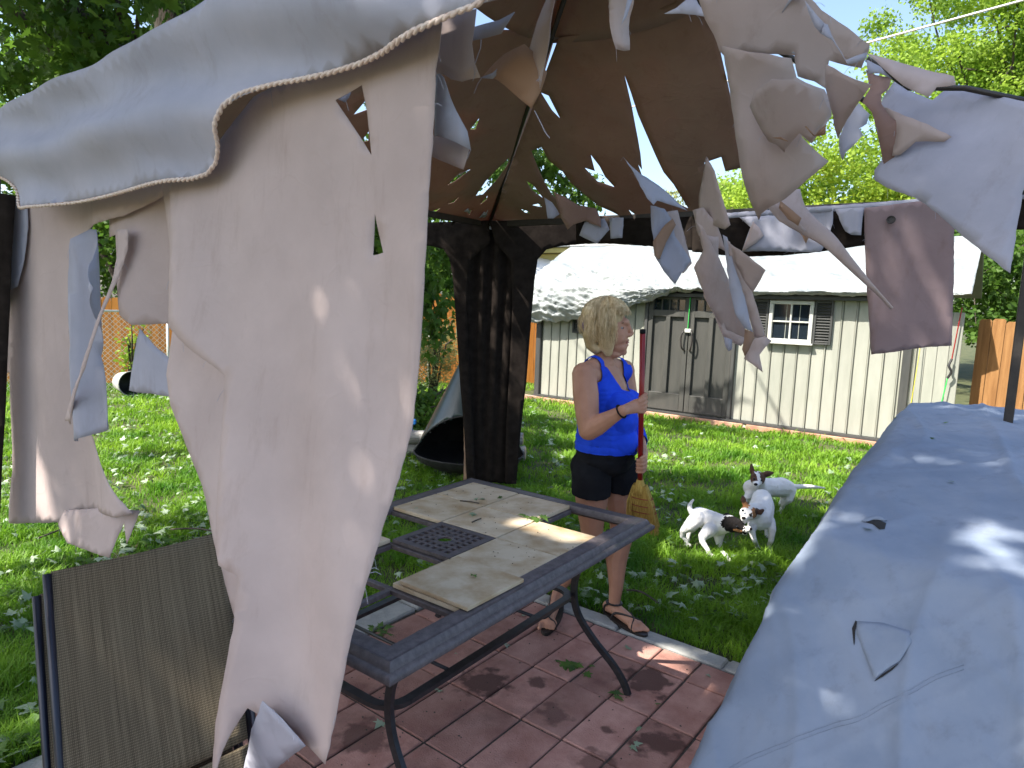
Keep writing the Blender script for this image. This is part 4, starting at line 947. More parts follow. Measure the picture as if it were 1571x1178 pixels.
# hanging curl under it
strip([(998, 315), (1020, 320), (1030, 335), (1036, 362), (1060, 400), (1046, 418), (1036, 436), (1018, 415), (1004, 392), (1003, 370), (999, 345)], VP(1000, 330, 4.1, 1060, 400, 4.1), 'canopy_out', amp=.008, freq=40)
strip([(1002, 370), (1020, 345), (1032, 335), (1037, 345), (1022, 372), (1012, 398), (1004, 392)], VP(1000, 330, 4.07, 1060, 400, 4.07), 'canopy_tan', amp=.004)
strip([(1018, 325), (1040, 322), (1062, 404), (1048, 420), (1030, 370)], VP(1000, 330, 4.12, 1060, 400, 4.15), 'canopy', amp=.005)
# brown flap dropped at the bottom of the far-right panel and its white scraps
strip(c3([(165, 990), (230, 1020), (300, 1062), (385, 1075), (408, 1130), (410, 1175), (330, 1140), (270, 1160), (240, 1185), (200, 1120)]), VP(860, 330, 4.9, 920, 330, 4.7), 'canopy_roof_shaded', amp=.006)
strip(c3([(118, 1020), (160, 1045), (198, 1105), (165, 1128), (135, 1128)]), VP(835, 310, 4.9, 860, 310, 4.9), 'canopy_out', amp=.004)
for P_ in ([(898, 338), (927, 335), (935, 352), (916, 374), (889, 361)], [(935, 334), (957, 334), (955, 365), (937, 366)], c3([(330, 1135), (352, 1135), (362, 1178), (318, 1178)]), c3([(1088, 770), (1100, 775), (1096, 782)])):
    strip(P_, VP(880, 340, 4.85, 960, 340, 4.65), 'canopy_out', amp=.005)
strip([(646, 340), (655, 337), (656, 346), (648, 358), (644, 362)], VP(640, 340, 4.6, 660, 340, 4.6), 'canopy_out', amp=.003)
for P_ in (c3([(855, 985), (880, 945), (870, 980)], 450, 0, .3396), c3([(838, 985), (862, 955), (878, 970)], 450, 0, .3396), c3([(770, 955), (790, 940), (800, 960)], 450, 0, .3396), c3([(700, 815), (790, 745), (785, 772)], 450, 0, .3396), c3([(1060, 795), (1100, 820), (1135, 880), (1085, 840)], 450, 0, .3396)):
    strip(P_, (RP1[0] if P_[0][0] > 780 else RP2[0], RP1[1] if P_[0][0] > 780 else RP2[1]), 'canopy_out', amp=.003, shift=.03)
# hanging bundle in front of the shed doors
def cA(L): return c3(L, 800, 350, .2971)
def cB(L): return c3(L, 1080, 330, .314)
strip(cA([(905, -30), (935, -10), (975, 60), (1015, 140), (1060, 250), (1105, 360), (1150, 480), (1168, 572), (1090, 578), (1045, 590), (1028, 500), (960, 370), (890, 205), (940, 110)]), VP(1065, 400, 3.3, 1150, 500, 3.2, -.35), amp=.008, freq=20, fn=lambda x, y: .02 * math.sin(7 * x))
strip(cA([(965, 42), (1018, 44), (1018, 165), (985, 130)]), VP(1080, 360, 3.34, 1110, 360, 3.34), amp=.004)
strip(cA([(1045, 560), (1088, 575), (1088, 625), (1070, 636), (1052, 610)]), VP(1065, 400, 3.27, 1150, 500, 3.2), 'canopy_out', amp=.004)
strip(cB([(92, 95), (112, 108), (140, 230), (200, 400), (240, 572), (200, 552), (150, 480), (120, 330)]), VP(1100, 360, 3.15, 1160, 500, 3.1), 'canopy_out', amp=.006, fn=lambda x, y: .02 * math.sin(5 * x))
strip(cB([(112, 120), (128, 130), (180, 250), (240, 390), (302, 598), (280, 600), (244, 598), (242, 570), (190, 400), (140, 260)]), VP(1100, 360, 3.12, 1170, 360, 3.02, -.4), amp=.006)
strip(cB([(128, 138), (200, 180), (308, 252), (272, 320), (236, 376), (190, 300), (150, 220)]), VP(1110, 370, 3.1, 1180, 370, 3.0, -.6), 'canopy', amp=.005, fn=lambda x, y: .03 * x)
strip(cB([(186, 655), (196, 610), (200, 556), (242, 572), (245, 600), (228, 640), (200, 690)]), VP(1140, 500, 3.16, 1180, 550, 3.14), 'canopy_tan', amp=.003)
strip(cB([(246, 602), (300, 592), (333, 614), (300, 645), (272, 682), (288, 768), (240, 730), (195, 700), (222, 655)]), VP(1140, 500, 3.08, 1180, 550, 3.02), 'canopy', amp=.006)
strip(cB([(0, 96), (30, 100), (70, 110), (70, 215), (20, 200), (0, 150)]), VP(1080, 360, 3.45, 1110, 360, 3.45), amp=.004)
strip(cB([(0, 280), (60, 430), (110, 560), (212, 605), (180, 640), (100, 605), (40, 470), (0, 400)]), VP(1080, 460, 3.4, 1150, 520, 3.3), amp=.005)
# the long piece connecting upwards (from the roof to the bundle)
strip([(1083, 240), (1097, 262), (1108, 300), (1120, 345), (1112, 352), (1094, 345), (1072, 345), (1072, 300), (1080, 330), (1040, 260)][:8], VP(1085, 260, 3.6, 1115, 330, 3.35), 'canopy', amp=.005)
strip([(1062, 322), (1078, 318), (1100, 345), (1112, 385), (1082, 372), (1070, 360)], VP(1060, 330, 3.6, 1115, 370, 3.4), 'canopy', amp=.006)

def c4(L): return c3(L, 1080, 0, .3396)
Q1 = VP(1100, 100, 2.35, 1330, 100, 2.1, -.9)
strip(c4([(-20, -60), (420, -60), (455, 0), (520, 70), (600, 130), (738, 235), (735, 262), (702, 336), (640, 318), (560, 286), (552, 350), (555, 400), (500, 360), (430, 330), (412, 242), (330, 225), (192, 208), (120, 235), (85, 200), (60, 130), (20, 60)]), Q1, 'canopy', amp=.012, freq=9, fn=lambda x, y: .05 * math.sin(4 * x + 2 * y))
strip(c4([(198, 92), (215, 82), (262, 95), (330, 150), (415, 244), (330, 215), (190, 208)]), VP(1100, 40, 2.28, 1230, 60, 2.2), 'canopy_out', amp=.004)
strip(c4([(84, 205), (192, 206), (330, 218), (412, 240), (432, 330), (545, 402), (572, 470), (578, 520), (540, 570), (502, 615), (455, 572), (520, 650), (572, 708), (480, 770), (392, 838), (330, 872), (292, 905), (276, 940), (240, 850), (200, 722), (165, 600), (132, 478), (105, 330)]), VP(1110, 80, 2.25, 1260, 80, 2.1, -.55), 'canopy', amp=.012, freq=8, fn=lambda x, y: .10 * math.sin(3.0 * x) + .03 * math.sin(6 * y))
# curled layer over it
strip(c4([(205, 480), (240, 400), (330, 330), (430, 330), (545, 402), (575, 500), (540, 565), (500, 612), (455, 570), (395, 640), (390, 655), (350, 622), (310, 618), (250, 550)]), VP(1150, 120, 2.12, 1260, 120, 1.98, -.7), 'canopy', amp=.010, freq=10, fn=lambda x, y: .05 * math.sin(3 * x))
for L in (c4([(310, 622), (345, 618), (375, 635), (395, 655), (380, 640), (350, 630)]), c4([(500, 614), (520, 590), (552, 560), (550, 605), (525, 612)]), c4([(455, 572), (462, 570), (502, 616), (492, 612)])):
    strip(L, VP(1150, 120, 2.05, 1260, 120, 1.92, -.7), 'canopy_tan', amp=.002)
strip(c4([(553, 285), (640, 318), (705, 338), (782, 352), (745, 402), (702, 460), (655, 530), (625, 590), (610, 622), (590, 560), (575, 480), (552, 402), (550, 340)]), VP(1265, 100, 2.05, 1345, 100, 1.95, -.7), 'canopy', amp=.006, fn=lambda x, y: .05 * x)
strip(c4([(545, 105), (560, 110), (600, 200), (640, 270), (690, 250), (738, 236), (735, 262), (690, 280), (650, 292), (620, 240), (580, 180), (528, 150)]), VP(1265, 40, 2.05, 1330, 80, 2.0), 'canopy_out', amp=.004)
strip(c4([(315, 30), (315, 0), (350, -30), (420, -50), (455, 0), (400, 0), (355, 58)]), VP(1185, 0, 2.2, 1240, 0, 2.1), 'canopy_out', amp=.004)
strip(c4([(455, 0), (480, 30), (545, 105), (528, 152), (500, 120), (470, 50)]), VP(1230, 0, 2.1, 1270, 40, 2.05), 'canopy_out', amp=.004)
strip(c4([(700, 465), (748, 515), (735, 560), (702, 580), (718, 610), (672, 660), (640, 690), (626, 728), (612, 690), (610, 625), (640, 550), (665, 505)]), VP(1285, 160, 2.5, 1335, 180, 2.45), 'canopy_out', amp=.006, freq=20)
strip(c4([(736, 300), (780, 330), (850, 345), (835, 400), (800, 430), (796, 480), (830, 540), (885, 580), (888, 620), (862, 700), (822, 788), (800, 720), (775, 620), (752, 520), (712, 468), (750, 400)]), VP(1330, 120, 2.75, 1380, 200, 2.7), 'canopy_roof_shaded', amp=.010, fn=lambda x, y: .05 * math.sin(4 * y))
strip(c4([(735, 268), (800, 300), (855, 358), (800, 330), (742, 330)]), VP(1330, 95, 2.5, 1370, 110, 2.5), 'canopy_out', amp=.004)
# bright outer sheet at the right edge
strip(c4([(850, 358), (900, 395), (1010, 440), (1050, 392), (1140, 386), (1220, 395), (1420, 430), (1420, 1250), (1300, 1160), (1168, 1048), (1100, 985), (1000, 915), (900, 882), (822, 838), (820, 792), (868, 705), (888, 600), (880, 566), (840, 555), (795, 522), (792, 486), (812, 470), (830, 410)]), VP(1350, 150, 2.9, 1480, 200, 2.55, .25), 'canopy_out', amp=.014, freq=9, ang=.6, fn=lambda x, y: .06 * math.sin(3.4 * y + 2.5 * x))
strip(c4([(792, 486), (830, 484), (900, 510), (1000, 560), (1095, 618), (1060, 640), (960, 640), (905, 700), (870, 705), (888, 590), (850, 552), (800, 520)]), VP(1350, 150, 2.75, 1480, 200, 2.42, -.1), 'canopy', amp=.008, fn=lambda x, y: .03 * math.sin(5 * x))
strip(c4([(735, 246), (850, 270), (1000, 310), (1130, 346), (1138, 385), (1052, 390), (1035, 412), (1015, 435), (960, 412), (900, 382), (860, 350), (800, 302)]), VP(1330, 90, 2.55, 1465, 120, 2.4, .4), 'canopy', amp=.006)
b = MB(); b.tube([at(1330, 90, 2.75), at(1395, 135, 2.72), at(1480, 135, 2.55), at(1600, 160, 2.4)], .010, 8); b.build('canopy_edge_cord', M['brownmetal'], gz, True)
# twisted tail across the shed roof
tw_ = [(1200, 300, 3.2), (1214, 325, 3.15), (1238, 345, 3.1), (1270, 368, 3.05), (1300, 400, 3.0), (1330, 432, 2.98), (1352, 455, 2.97), (1368, 473, 2.96)]
b = MB(); pth = spline([at(*q) for q in tw_], 5); nn = len(pth)
b.tube(pth, [(max(.006, .085 * (1 - k / nn) ** 1.6), .010 + .012 * (1 - k / nn)) for k in range(nn)], 10, flat=(1, 0, .6)); b.build('twisted_strip', M['canopy'], gz, True)
strip(c4([(282, 930), (290, 905), (345, 905), (400, 950), (440, 985), (432, 1010), (470, 1050), (400, 1030), (340, 1000)]), VP(1175, 310, 3.1, 1230, 340, 3.05), 'canopy', amp=.006)
strip(c4([(345, 905), (400, 950), (440, 985), (425, 1020), (380, 990), (338, 940)]), VP(1195, 305, 3.05, 1230, 340, 3.0), 'canopy_tan', amp=.003)
# cover over the right-hand beam and pieces hanging from it
bn = (C3 - C1).normalized().cross(V((0, 0, 1)))
if bn.y > 0: bn = -bn
BP = (up(C1), bn)
def bpl(d): return (up(C1) + bn * d, bn)
strip([(884, 336), (960, 335), (1062, 332), (1062, 384), (1000, 378), (940, 374), (884, 374)], bpl(.02), 'curtain', 'rail_curtain', amp=.006, freq=8)
strip([(1062, 330), (1120, 326), (1330, 316), (1575, 300), (1575, 352), (1465, 352), (1330, 376), (1260, 386), (1200, 392), (1130, 394), (1062, 386)], bpl(.02), 'curtain', 'rail_curtain', amp=.006, freq=8)
strip([(1100, 328), (1200, 321), (1330, 312), (1440, 303), (1470, 303), (1575, 296), (1575, 306), (1440, 318), (1330, 321), (1200, 330), (1102, 336)], bpl(.05), 'canopy_out', 'beam_sleeve', amp=.004, fn=lambda x, y: .015)
strip(cB([(170, 8), (300, 6), (480, -10), (630, -35), (628, 40), (600, 120), (566, 180), (480, 178), (300, 176), (185, 178), (230, 60)]), bpl(.075), 'canopy_out', amp=.010, freq=12, fn=lambda x, y: .02 * math.sin(6 * x))
strip(cB([(186, 178), (240, 30), (270, 60), (292, 100), (250, 140)]), bpl(.11), 'canopy', amp=.004)
strip(cB([(460, 40), (500, 62), (540, 64), (510, 110), (498, 140), (470, 90)]), bpl(.11), 'canopy_tan', amp=.004)
strip(cB([(640, -30), (782, -38), (774, 20), (768, 98), (720, 96), (690, 78), (670, 40)]), bpl(.08), 'canopy_out', amp=.004)
R9 = [(1326, 319), (1380, 312), (1440, 304), (1452, 320), (1464, 347), (1463, 440), (1460, 531), (1420, 533), (1380, 538), (1337, 543), (1334, 500), (1330, 440), (1327, 380)]
strip(R9, (up(C1) + bn * .10, (bn + V((0, 0, -.22))).normalized()), 'canopy_mauve_shaded', amp=.006, freq=7, fn=lambda x, y: .015 * math.sin(5 * x))
# grommet in that piece
gp = onp(1367, 337, *bpl(.125)); b = MB()
ring = [gp + (C3 - C1).normalized() * .020 * math.cos(a) + V((0, 0, .020 * math.sin(a))) for a in [k * 2 * math.pi / 16 for k in range(17)]]
b.tube(ring, .004, 6, cap=False); b.add([gp - bn * .003 + (C3 - C1).normalized() * .018 * math.cos(a) + V((0, 0, .018 * math.sin(a))) for a in [k * 2 * math.pi / 16 for k in range(16)]], [tuple(range(16))]); b.build('grommet', M['brownmetal'], gz)

b = MB()
for t_ in THREADS: b.tube(t_, .0006, 3, cap=False)
o = b.build('frayed_threads', M['canopy_out'], gz); o['kind'] = 'stuff'
# ------------------------------------------------- far corner curtain (gathered) and left rail curtain
def curtain(nm, px, plane, freq, amp, fn=None): return cloth(nm, px, plane, gz, M['curtain'], amp=amp, freq=freq, g=.04, fn=fn, thick=.002)
ln_ = (C2 - C1).normalized().cross(V((0, 0, 1)))
if ln_.y > 0: ln_ = -ln_
def lpl(d): return (up(C1) + ln_ * d, ln_)
FC = (up(C1) + V((0, -.07, 0)), V((0, -1, 0)))
def gath(x, y): return .035 * math.sin((x - .5) * (26 + 14 * (1 - y))) * (.4 + .6 * y)
curtain('curtain', [(706, 346), (806, 346), (812, 380), (806, 450), (800, 540), (795, 620), (789, 680), (786, 742), (755, 740), (722, 738), (718, 660), (714, 560), (712, 450), (708, 390)], FC, 18, .008, gath)
curtain('curtain_border', [(610, 345), (660, 341), (750, 338), (752, 372), (720, 400), (716, 470), (720, 560), (726, 660), (730, 736), (716, 736), (712, 660), (706, 590), (700, 500), (695, 430), (690, 398), (680, 382), (660, 377), (610, 378)], (up(C1) + V((0, -.11, 0)), V((0, -1, 0))), 5, .006)
curtain('curtain_border', [(750, 338), (820, 340), (900, 338), (900, 374), (862, 377), (838, 383), (825, 398), (820, 430), (815, 490), (808, 580), (799, 660), (792, 742), (775, 742), (776, 660), (782, 560), (786, 470), (784, 400), (760, 372)], (up(C1) + V((0, -.12, 0)), V((0, -1, 0))), 5, .006)
strip([(711, 640), (716, 650), (722, 738), (711, 738), (712, 700)], (up(C1) + V((0, -.09, 0)), V((0, -1, 0))), 'canopy_tan', 'curtain_tie', amp=.003)
# left post curtain
curtain('curtain', [(-70, 285), (24, 300), (18, 400), (14, 500), (10, 600), (5, 700), (1, 800), (-70, 800)], (up(C2) + V((0, -.05, 0)), V((0, -1, 0))), 20, .008)
# ================================================================== TABLE
TO = V((-.0272, 3.399, 0)); TI = V((math.cos(.656), -math.sin(.656), 0)); TJ = V((-math.sin(.656), -math.cos(.656), 0)); TS = .2906
def tp(i, j, z, di=0, dj=0): return TO + TI * (i * TS + di) + TJ * (j * TS + dj) + V((0, 0, z))
ZU = V((0, 0, 1)); TAX = (TI, TJ, ZU)
tb = empty('patio_table', tp(1.5, 2.5, 0), 'rectangular metal patio table missing several of its stone tiles', 'table')
TH = .722
prof = [(-.006, .700), (-.006, .712), (.0, TH), (.044, TH), (.048, TH - .003), (.052, TH - .003), (.056, TH - .001), (.062, TH - .006), (.068, TH - .016), (.070, TH - .022), (.076, TH - .024), (.084, TH - .030), (.087, TH - .038), (.085, TH - .046), (.072, TH - .050), (.02, TH - .046), (-.006, TH - .030)]
vs = []; fs = []; n = len(prof)
for ci, (i, j, si, sj) in enumerate(((0, 0, -1, -1), (3, 0, 1, -1), (3, 5, 1, 1), (0, 5, -1, 1))):
    for d, z in prof: vs.append(tp(i, j, z, si * d, sj * d))
for c in range(4):
    for k in range(n): a = c * n + k; b_ = c * n + (k + 1) % n; e = ((c + 1) % 4) * n; fs.append((a, b_, e + (k + 1) % n, e + k))
fr = mesh_obj('frame', vs, fs, M['tableframe'], tb); smooth_by_angle(fr, 50)
def bar(p, q, w, h, nm='support_bar', m='blackmetal', par=None, bev=.002):
    D = (q - p); L = D.length; D.normalize(); N = ZU.cross(D).normalized(); U2 = D.cross(N)
    b = MB(); b.box(p.lerp(q, .5), (L, w, h), (D, N, U2), bev); return b.build(nm, M[m], par or tb)
for j in (1, 2, 3, 4): bar(tp(0, j, .694), tp(3, j, .694), .022, .018, m='tableframe')
for i in (1, 2):
    for j in range(5): bar(tp(i, j, .6935, 0, .012), tp(i, j + 1, .6935, 0, -.012), .022, .018, m='tableframe')
for (i, j) in ((0, 0), (1, 0), (0, 1), (1, 1), (2, 1), (2, 2), (0, 3), (2, 3)):
    b = MB(); b.box(tp(i + .5, j + .5, .7125 + rf(-.0005, .0008)), (TS - .007, TS - .007, .016), TAX, .002); b.build('tile', M['tile'], tb)
# the loose tile that has slid over the rim
a_ = R(1.2); ax = ((TI * math.cos(a_) + TJ * math.sin(a_)), (TJ * math.cos(a_) - TI * math.sin(a_)), ZU)
b = MB(); b.box(tp(2.63, 3.50, .7325), (TS, TS, .013), ax, .0015); tag(b.build('tile', M['tile'], tb), 'loose tile slid over the table rim')
# grating cell (1,2)
G = []
b = MB(); e = .030
for s in (0, 1):
    b.box(tp(1.5, 2 + s, .713, 0, (e / 2 + .002) * (1 - 2 * s)), (TS - .004, e, .014), TAX); b.box(tp(1 + s, 2.5, .713, (e / 2 + .002) * (1 - 2 * s), 0), (e, TS - .064, .014), TAX)
nb_ = 7; inn = TS - .064; cell = inn / nb_
for k in range(1, nb_):
    o_ = -inn / 2 + cell * k
    for hv in (0, 1):
        for sg in ((-1, 1) if 2 < k < 5 else (0,)):
            L = inn if sg == 0 else (inn / 2 - .034); cc = 0 if sg == 0 else sg * (inn / 2 - L / 2)
            if hv: b.box(tp(1.5, 2.5, .7125, o_, cc), (.0135, L, .010), TAX)
            else: b.box(tp(1.5, 2.5, .7132, cc, o_), (L, .0135, .010), TAX)
P = [tp(1.5, 2.5, .7135, .034 * math.cos(a), .034 * math.sin(a)) for a in [k * 2 * math.pi / 24 for k in range(25)]]
b.tube(P, .0065, 6, cap=False); o = b.build('grating', M['tableframe'], tb); o['kind'] = 'stuff'
def leg(si, sj):
    q = lambda i, j, z: tp(1.5 + si * (i - 1.5), 2.5 + sj * (j), z)
    P = spline([q(2.90, 1.98, .685), q(2.72, 1.96, .60), q(2.50, 1.94, .50), q(2.44, 1.94, .40), q(2.52, 1.95, .30), q(2.78, 2.0, .20), q(3.10, 2.05, .11), q(3.28, 2.05, .05), q(3.36, 2.05, .003)], 5)
    b = MB(); b.tube(P, [(.013, .019)] * len(P), 4, flat=TJ); o = b.build('leg', M['blackmetal'], tb); smooth_by_angle(o, 60)
for si in (-1, 1):
    for sj in (-1, 1): leg(si, sj)
ring = []; ri, rj, cr_ = .95, 1.95, .28
for (si, sj, a0) in ((1, 1, 0), (-1, 1, 90), (-1, -1, 180), (1, -1, 270)):
    for k in range(6):
        a = R(a0 + 18 * k); ring.append(tp(1.5 + si * (ri - cr_) + cr_ * math.cos(a), 2.5 + sj * (rj - cr_) + cr_ * math.sin(a), .385))
ring.append(ring[0]); b = MB(); b.tube(ring, [(.011, .023)] * len(ring), 4, cap=False, flat=ZU)
o = b.build('stretcher', M['blackmetal'], tb); smooth_by_angle(o, 60)
for j, z in ((1.6, .387), (3.4, .383)):
    b = MB(); b.tube([tp(.58, j, z), tp(2.42, j, z)], .007, 6); b.build('cross_rod', M['blackmetal'], tb, True)

# ================================================================== CONE FIREPLACE
fc = V((-.10, 6.42, 0))
fp = empty('cone_fireplace', fc, 'freestanding dark green enamel cone fireplace with black bowl and tall pipe', 'fireplace')
def lathe(profile, c, n=40, keep=None, th0=0):
    vs = []; fs = []; m = len(profile)
    for k in range(n):
        a = 2 * math.pi * k / n + th0
        for r, z in profile: vs.append(c + V((r * math.cos(a), r * math.sin(a), z)))
    for k in range(n):
        a = 2 * math.pi * (k + .5) / n + th0
        for q in range(m - 1):
            zz = (profile[q][1] + profile[q + 1][1]) / 2
            if keep and not keep(a, zz): continue
            fs.append((k * m + q, ((k + 1) % n) * m + q, ((k + 1) % n) * m + q + 1, k * m + q + 1))
    return vs, fs
vs, fs = lathe([(0, .04), (.2, .04), (.38, .07), (.50, .13), (.535, .19), (.54, .20), (.525, .20), (.49, .145), (.37, .09), (0, .06)], fc)
mesh_obj('bowl', vs, fs, M['soot'], fp, True)
vs, fs = lathe([(.34, .0), (.33, .06), (.31, .06)], fc); mesh_obj('base_ring', vs, fs, M['soot'], fp, True)
hp_ = [(.53 - .415 * k / 24, .19 + .87 * k / 24) for k in range(25)]
def kp(a, z):
    d = (a - math.radians(-90) + math.pi) % (2 * math.pi) - math.pi
    return not (abs(d) < R(82) and z < .20 + .40 * math.cos(d / R(82) * math.pi / 2) ** .55)
vs, fs = lathe(hp_, fc, 96, kp); o = mesh_obj('hood', vs, fs, M['enamel'], fp, True)
md = o.modifiers.new('t', 'SOLIDIFY'); md.thickness = .006
vs, fs = lathe([(r - .010, z) for r, z in hp_[:22]], fc, 48, kp); mesh_obj('liner', vs, fs, M['soot'], fp, True)
arc = []
for k in range(41):
    d = R(82) * (k / 20 - 1); z = .20 + .40 * max(0, math.cos(d / R(82) * math.pi / 2)) ** .55; r = .53 - .415 * (z - .19) / .87; a = d + R(-90)
    arc.append(fc + V((r * math.cos(a), r * math.sin(a), z)))
b = MB(); b.tube(arc, .009, 8); b.build('opening_lip', M['soot'], fp, True)
vs, fs = lathe([(.118, 1.04), (.118, 1.10), (.10, 1.11), (.098, 2.2)], fc, 24); mesh_obj('pipe', vs, fs, M['enamel'], fp, True)
vs, fs = lathe([(.10, 2.2), (.16, 2.2), (.16, 2.23), (.02, 2.33), (0, 2.33)], fc, 24); mesh_obj('pipe_cap', vs, fs, M['enamel'], fp, True)
vs, fs = lathe([(.121, 1.045), (.126, 1.06), (.121, 1.075)], fc, 24); mesh_obj('pipe_collar', vs, fs, M['steel'], fp, True)

# ================================================================== LOGS
def log(p, q, r, label, seed):
    rng_ = random.Random(seed); p, q = V(p), V(q); root = empty('log', p.lerp(q, .5), label, 'log', None)
    n = 14; pts = [p.lerp(q, k / n) + V((0, rng_.uniform(-.006, .006), rng_.uniform(-.005, .005))) for k in range(n + 1)]
    b = MB(); b.tube(pts, [r * rng_.uniform(.93, 1.06) for _ in pts], 12); b.build('bark', M['log'], root, True)
    D = (q - p).normalized()
    for c, s in ((p, -1), (q, 1)):
        b = MB(); b.tube([c + D * s * .001, c + D * s * .006], [r * .93, r * .92], 14); b.build('cut_face', M['logend'], root)
log((-1.75, 6.95, .075), (-.48, 7.0, .075), .075, 'grey log lying lowest at the left side of the pile behind the fireplace', 1)
log((-1.6, 7.0, .21), (-.46, 6.93, .215), .07, 'grey log resting on top of the lower one left of the fireplace', 2)
log((-.35, 7.05, .08), (.48, 6.92, .08), .08, 'grey log on the grass peeking out right of the corner curtain, lowest', 3)
log((-.30, 7.04, .22), (.45, 6.95, .23), .07, 'grey log in the middle of the stack right of the corner curtain', 4)
log((-.2, 7.1, .36), (.40, 6.95, .37), .075, 'grey log on top of the stack right of the corner curtain', 5)
# blue valve in the shrub
bt_ = empty('hose_tap', (-.72, 6.98, 0), 'small bright blue tap head poking out above the logs by the fireplace', 'tap')
b = MB(); b.tube([V((-.72, 6.98, .28)), V((-.72, 6.98, .36))], .012, 8); b.tube([V((-.70, 6.98, 0)), V((-.70, 6.98, .28))], .01, 6); b.build('stake', M['steel'], bt_, True)
b = MB(); b.box(V((-.72, 6.97, .37)), (.10, .05, .06), None, .012); b.box(V((-.72, 6.97, .31)), (.03, .04, .08), None, .008); b.build('tap_head', M['bluepl'], bt_)
# bucket behind the chain link
bk = empty('bucket', (-5.55, 10.6, .2), 'grey bucket with dark inside lying on its side by the chain-link fence', 'bucket')
ax_ = V((.75, -.62, 0)).normalized(); sx = ZU.cross(ax_)
for nm, m, pr_ in (('shell', 'concrete', [(.12, 0), (.145, .0), (.19, .34), (.20, .35), (.185, .35), (.14, .02)]), ('inside', 'rubber', [(.183, .345), (.138, .022), (0, .02)])):
    vs = []; fs = []; n = 24; m_ = len(pr_)
    for k in range(n):
        a = 2 * math.pi * k / n
        for r, t in pr_: vs.append(V((-5.7, 10.62, .2)) + ax_ * t + sx * (r * math.cos(a)) + ZU * (r * math.sin(a)))
    for k in range(n):
        for q in range(m_ - 1): fs.append((k * m_ + q, ((k + 1) % n) * m_ + q, ((k + 1) % n) * m_ + q + 1, k * m_ + q + 1))
    mesh_obj(nm, vs, fs, M[m], bk, True)

# ================================================================== GREY COVER
A_ = gnd(1245, 815, .86); B_ = gnd(1477, 888, .86); Cc = gnd(1368, 668, 1.04); C2_ = gnd(1477, 692, 1.04); Tt = gnd(1396, 618, 1.07); Tr = gnd(1477, 622, 1.07)
def ext(a, b_, k): return a + (b_ - a) * k
pts = [A_, ext(A_, B_, 2.6), Cc, ext(Cc, C2_, 2.6), Tt, ext(Tt, Tr, 2.9), V((.46, 1.74, -.02)), V((1.45, .45, -.02)), V((2.3, 4.5, -.02)), V((3.7, 3.7, -.02)), V((2.6, 1.9, -.02))]
cv = empty('covered_furniture', (2.0, 2.7, 0), 'patio furniture hidden under a wrinkled blue-grey fabric cover', 'furniture cover')
bm = bmesh.new()
for p in pts: bm.verts.new(p)
bmesh.ops.convex_hull(bm, input=bm.verts[:]); tmpm = bpy.data.meshes.new('tmpc'); bm.to_mesh(tmpm); bm.free()
tmp = link('tmpc', tmpm, None); r_ = tmp.modifiers.new('r', 'REMESH'); r_.mode = 'VOXEL'; r_.voxel_size = .0155; k_ = tmp.modifiers.new('s', 'SMOOTH'); k_.iterations = 10; k_.factor = .6
dg = bpy.context.evaluated_depsgraph_get(); dg.update(); me = bpy.data.meshes.new_from_object(tmp.evaluated_get(dg)); bpy.data.objects.remove(tmp); bpy.data.meshes.remove(tmpm); me.name = 'cover'
n = len(me.vertices); co = np.zeros(n * 3); me.vertices.foreach_get('co', co); co = co.reshape(-1, 3); no = np.zeros(n * 3); me.vertices.foreach_get('normal', no); no = no.reshape(-1, 3)
dn = V((A_ - V((.46, 1.74, 0))).normalized())
for k in range(n):
    p = V(co[k]); side = 1 - abs(no[k][2])
    u = p.dot(V((.78, -.63, 0))); w = p.dot(V((.63, .78, 0)))
    d = .014 * noise.noise(p * 1.8) + .010 * noise.noise(p * 4.5) + .0035 * noise.noise(p * 13)
    d += .016 * side * noise.noise(V((u * 5, w * 5, p.z * 1.1)))
    rr = 1 - abs(noise.noise(V((u * 3.2 + w * .6, w * .55, p.z * .8)) + V((3, 1, 7)))) * 3.6; d += .016 * max(0, rr) ** 2.5
    rr = 1 - abs(noise.noise(V((u * 3.0 - w * 4.5, u * 1.2 + w * 1.0, p.z * 1.5)) + V((9, 4, 2)))) * 3.8; d += .007 * max(0, rr) ** 2.5
    rr = 1 - abs(noise.noise(V((u * 11 + w * 5, w * 2.5, p.z * 3)) + V((2, 8, 2)))) * 3.4; d += .0035 * max(0, rr) ** 2.5
    d -= .05 * (1 - side) * max(0, math.sin((u + .2) * 1.6)) * 0
    co[k] += no[k] * d
co[:, 2] = np.maximum(co[:, 2], .002)
me.vertices.foreach_set('co', co.ravel()); me.transform(Matrix.Translation(-wloc(cv))); me.materials.clear(); cvo = link('cover', me, M['cover'], cv, True)
from mathutils.bvhtree import BVHTree
bpy.context.view_layer.update()
bvh = BVHTree.FromPolygons([V(v.co) + wloc(cv) for v in me.vertices], [tuple(p.vertices) for p in me.polygons])
def hit(x, y):
    d = ray(x, y).normalized(); h_ = bvh.ray_cast(CAM, d); return (h_[0], h_[1]) if h_[0] else (None, None)
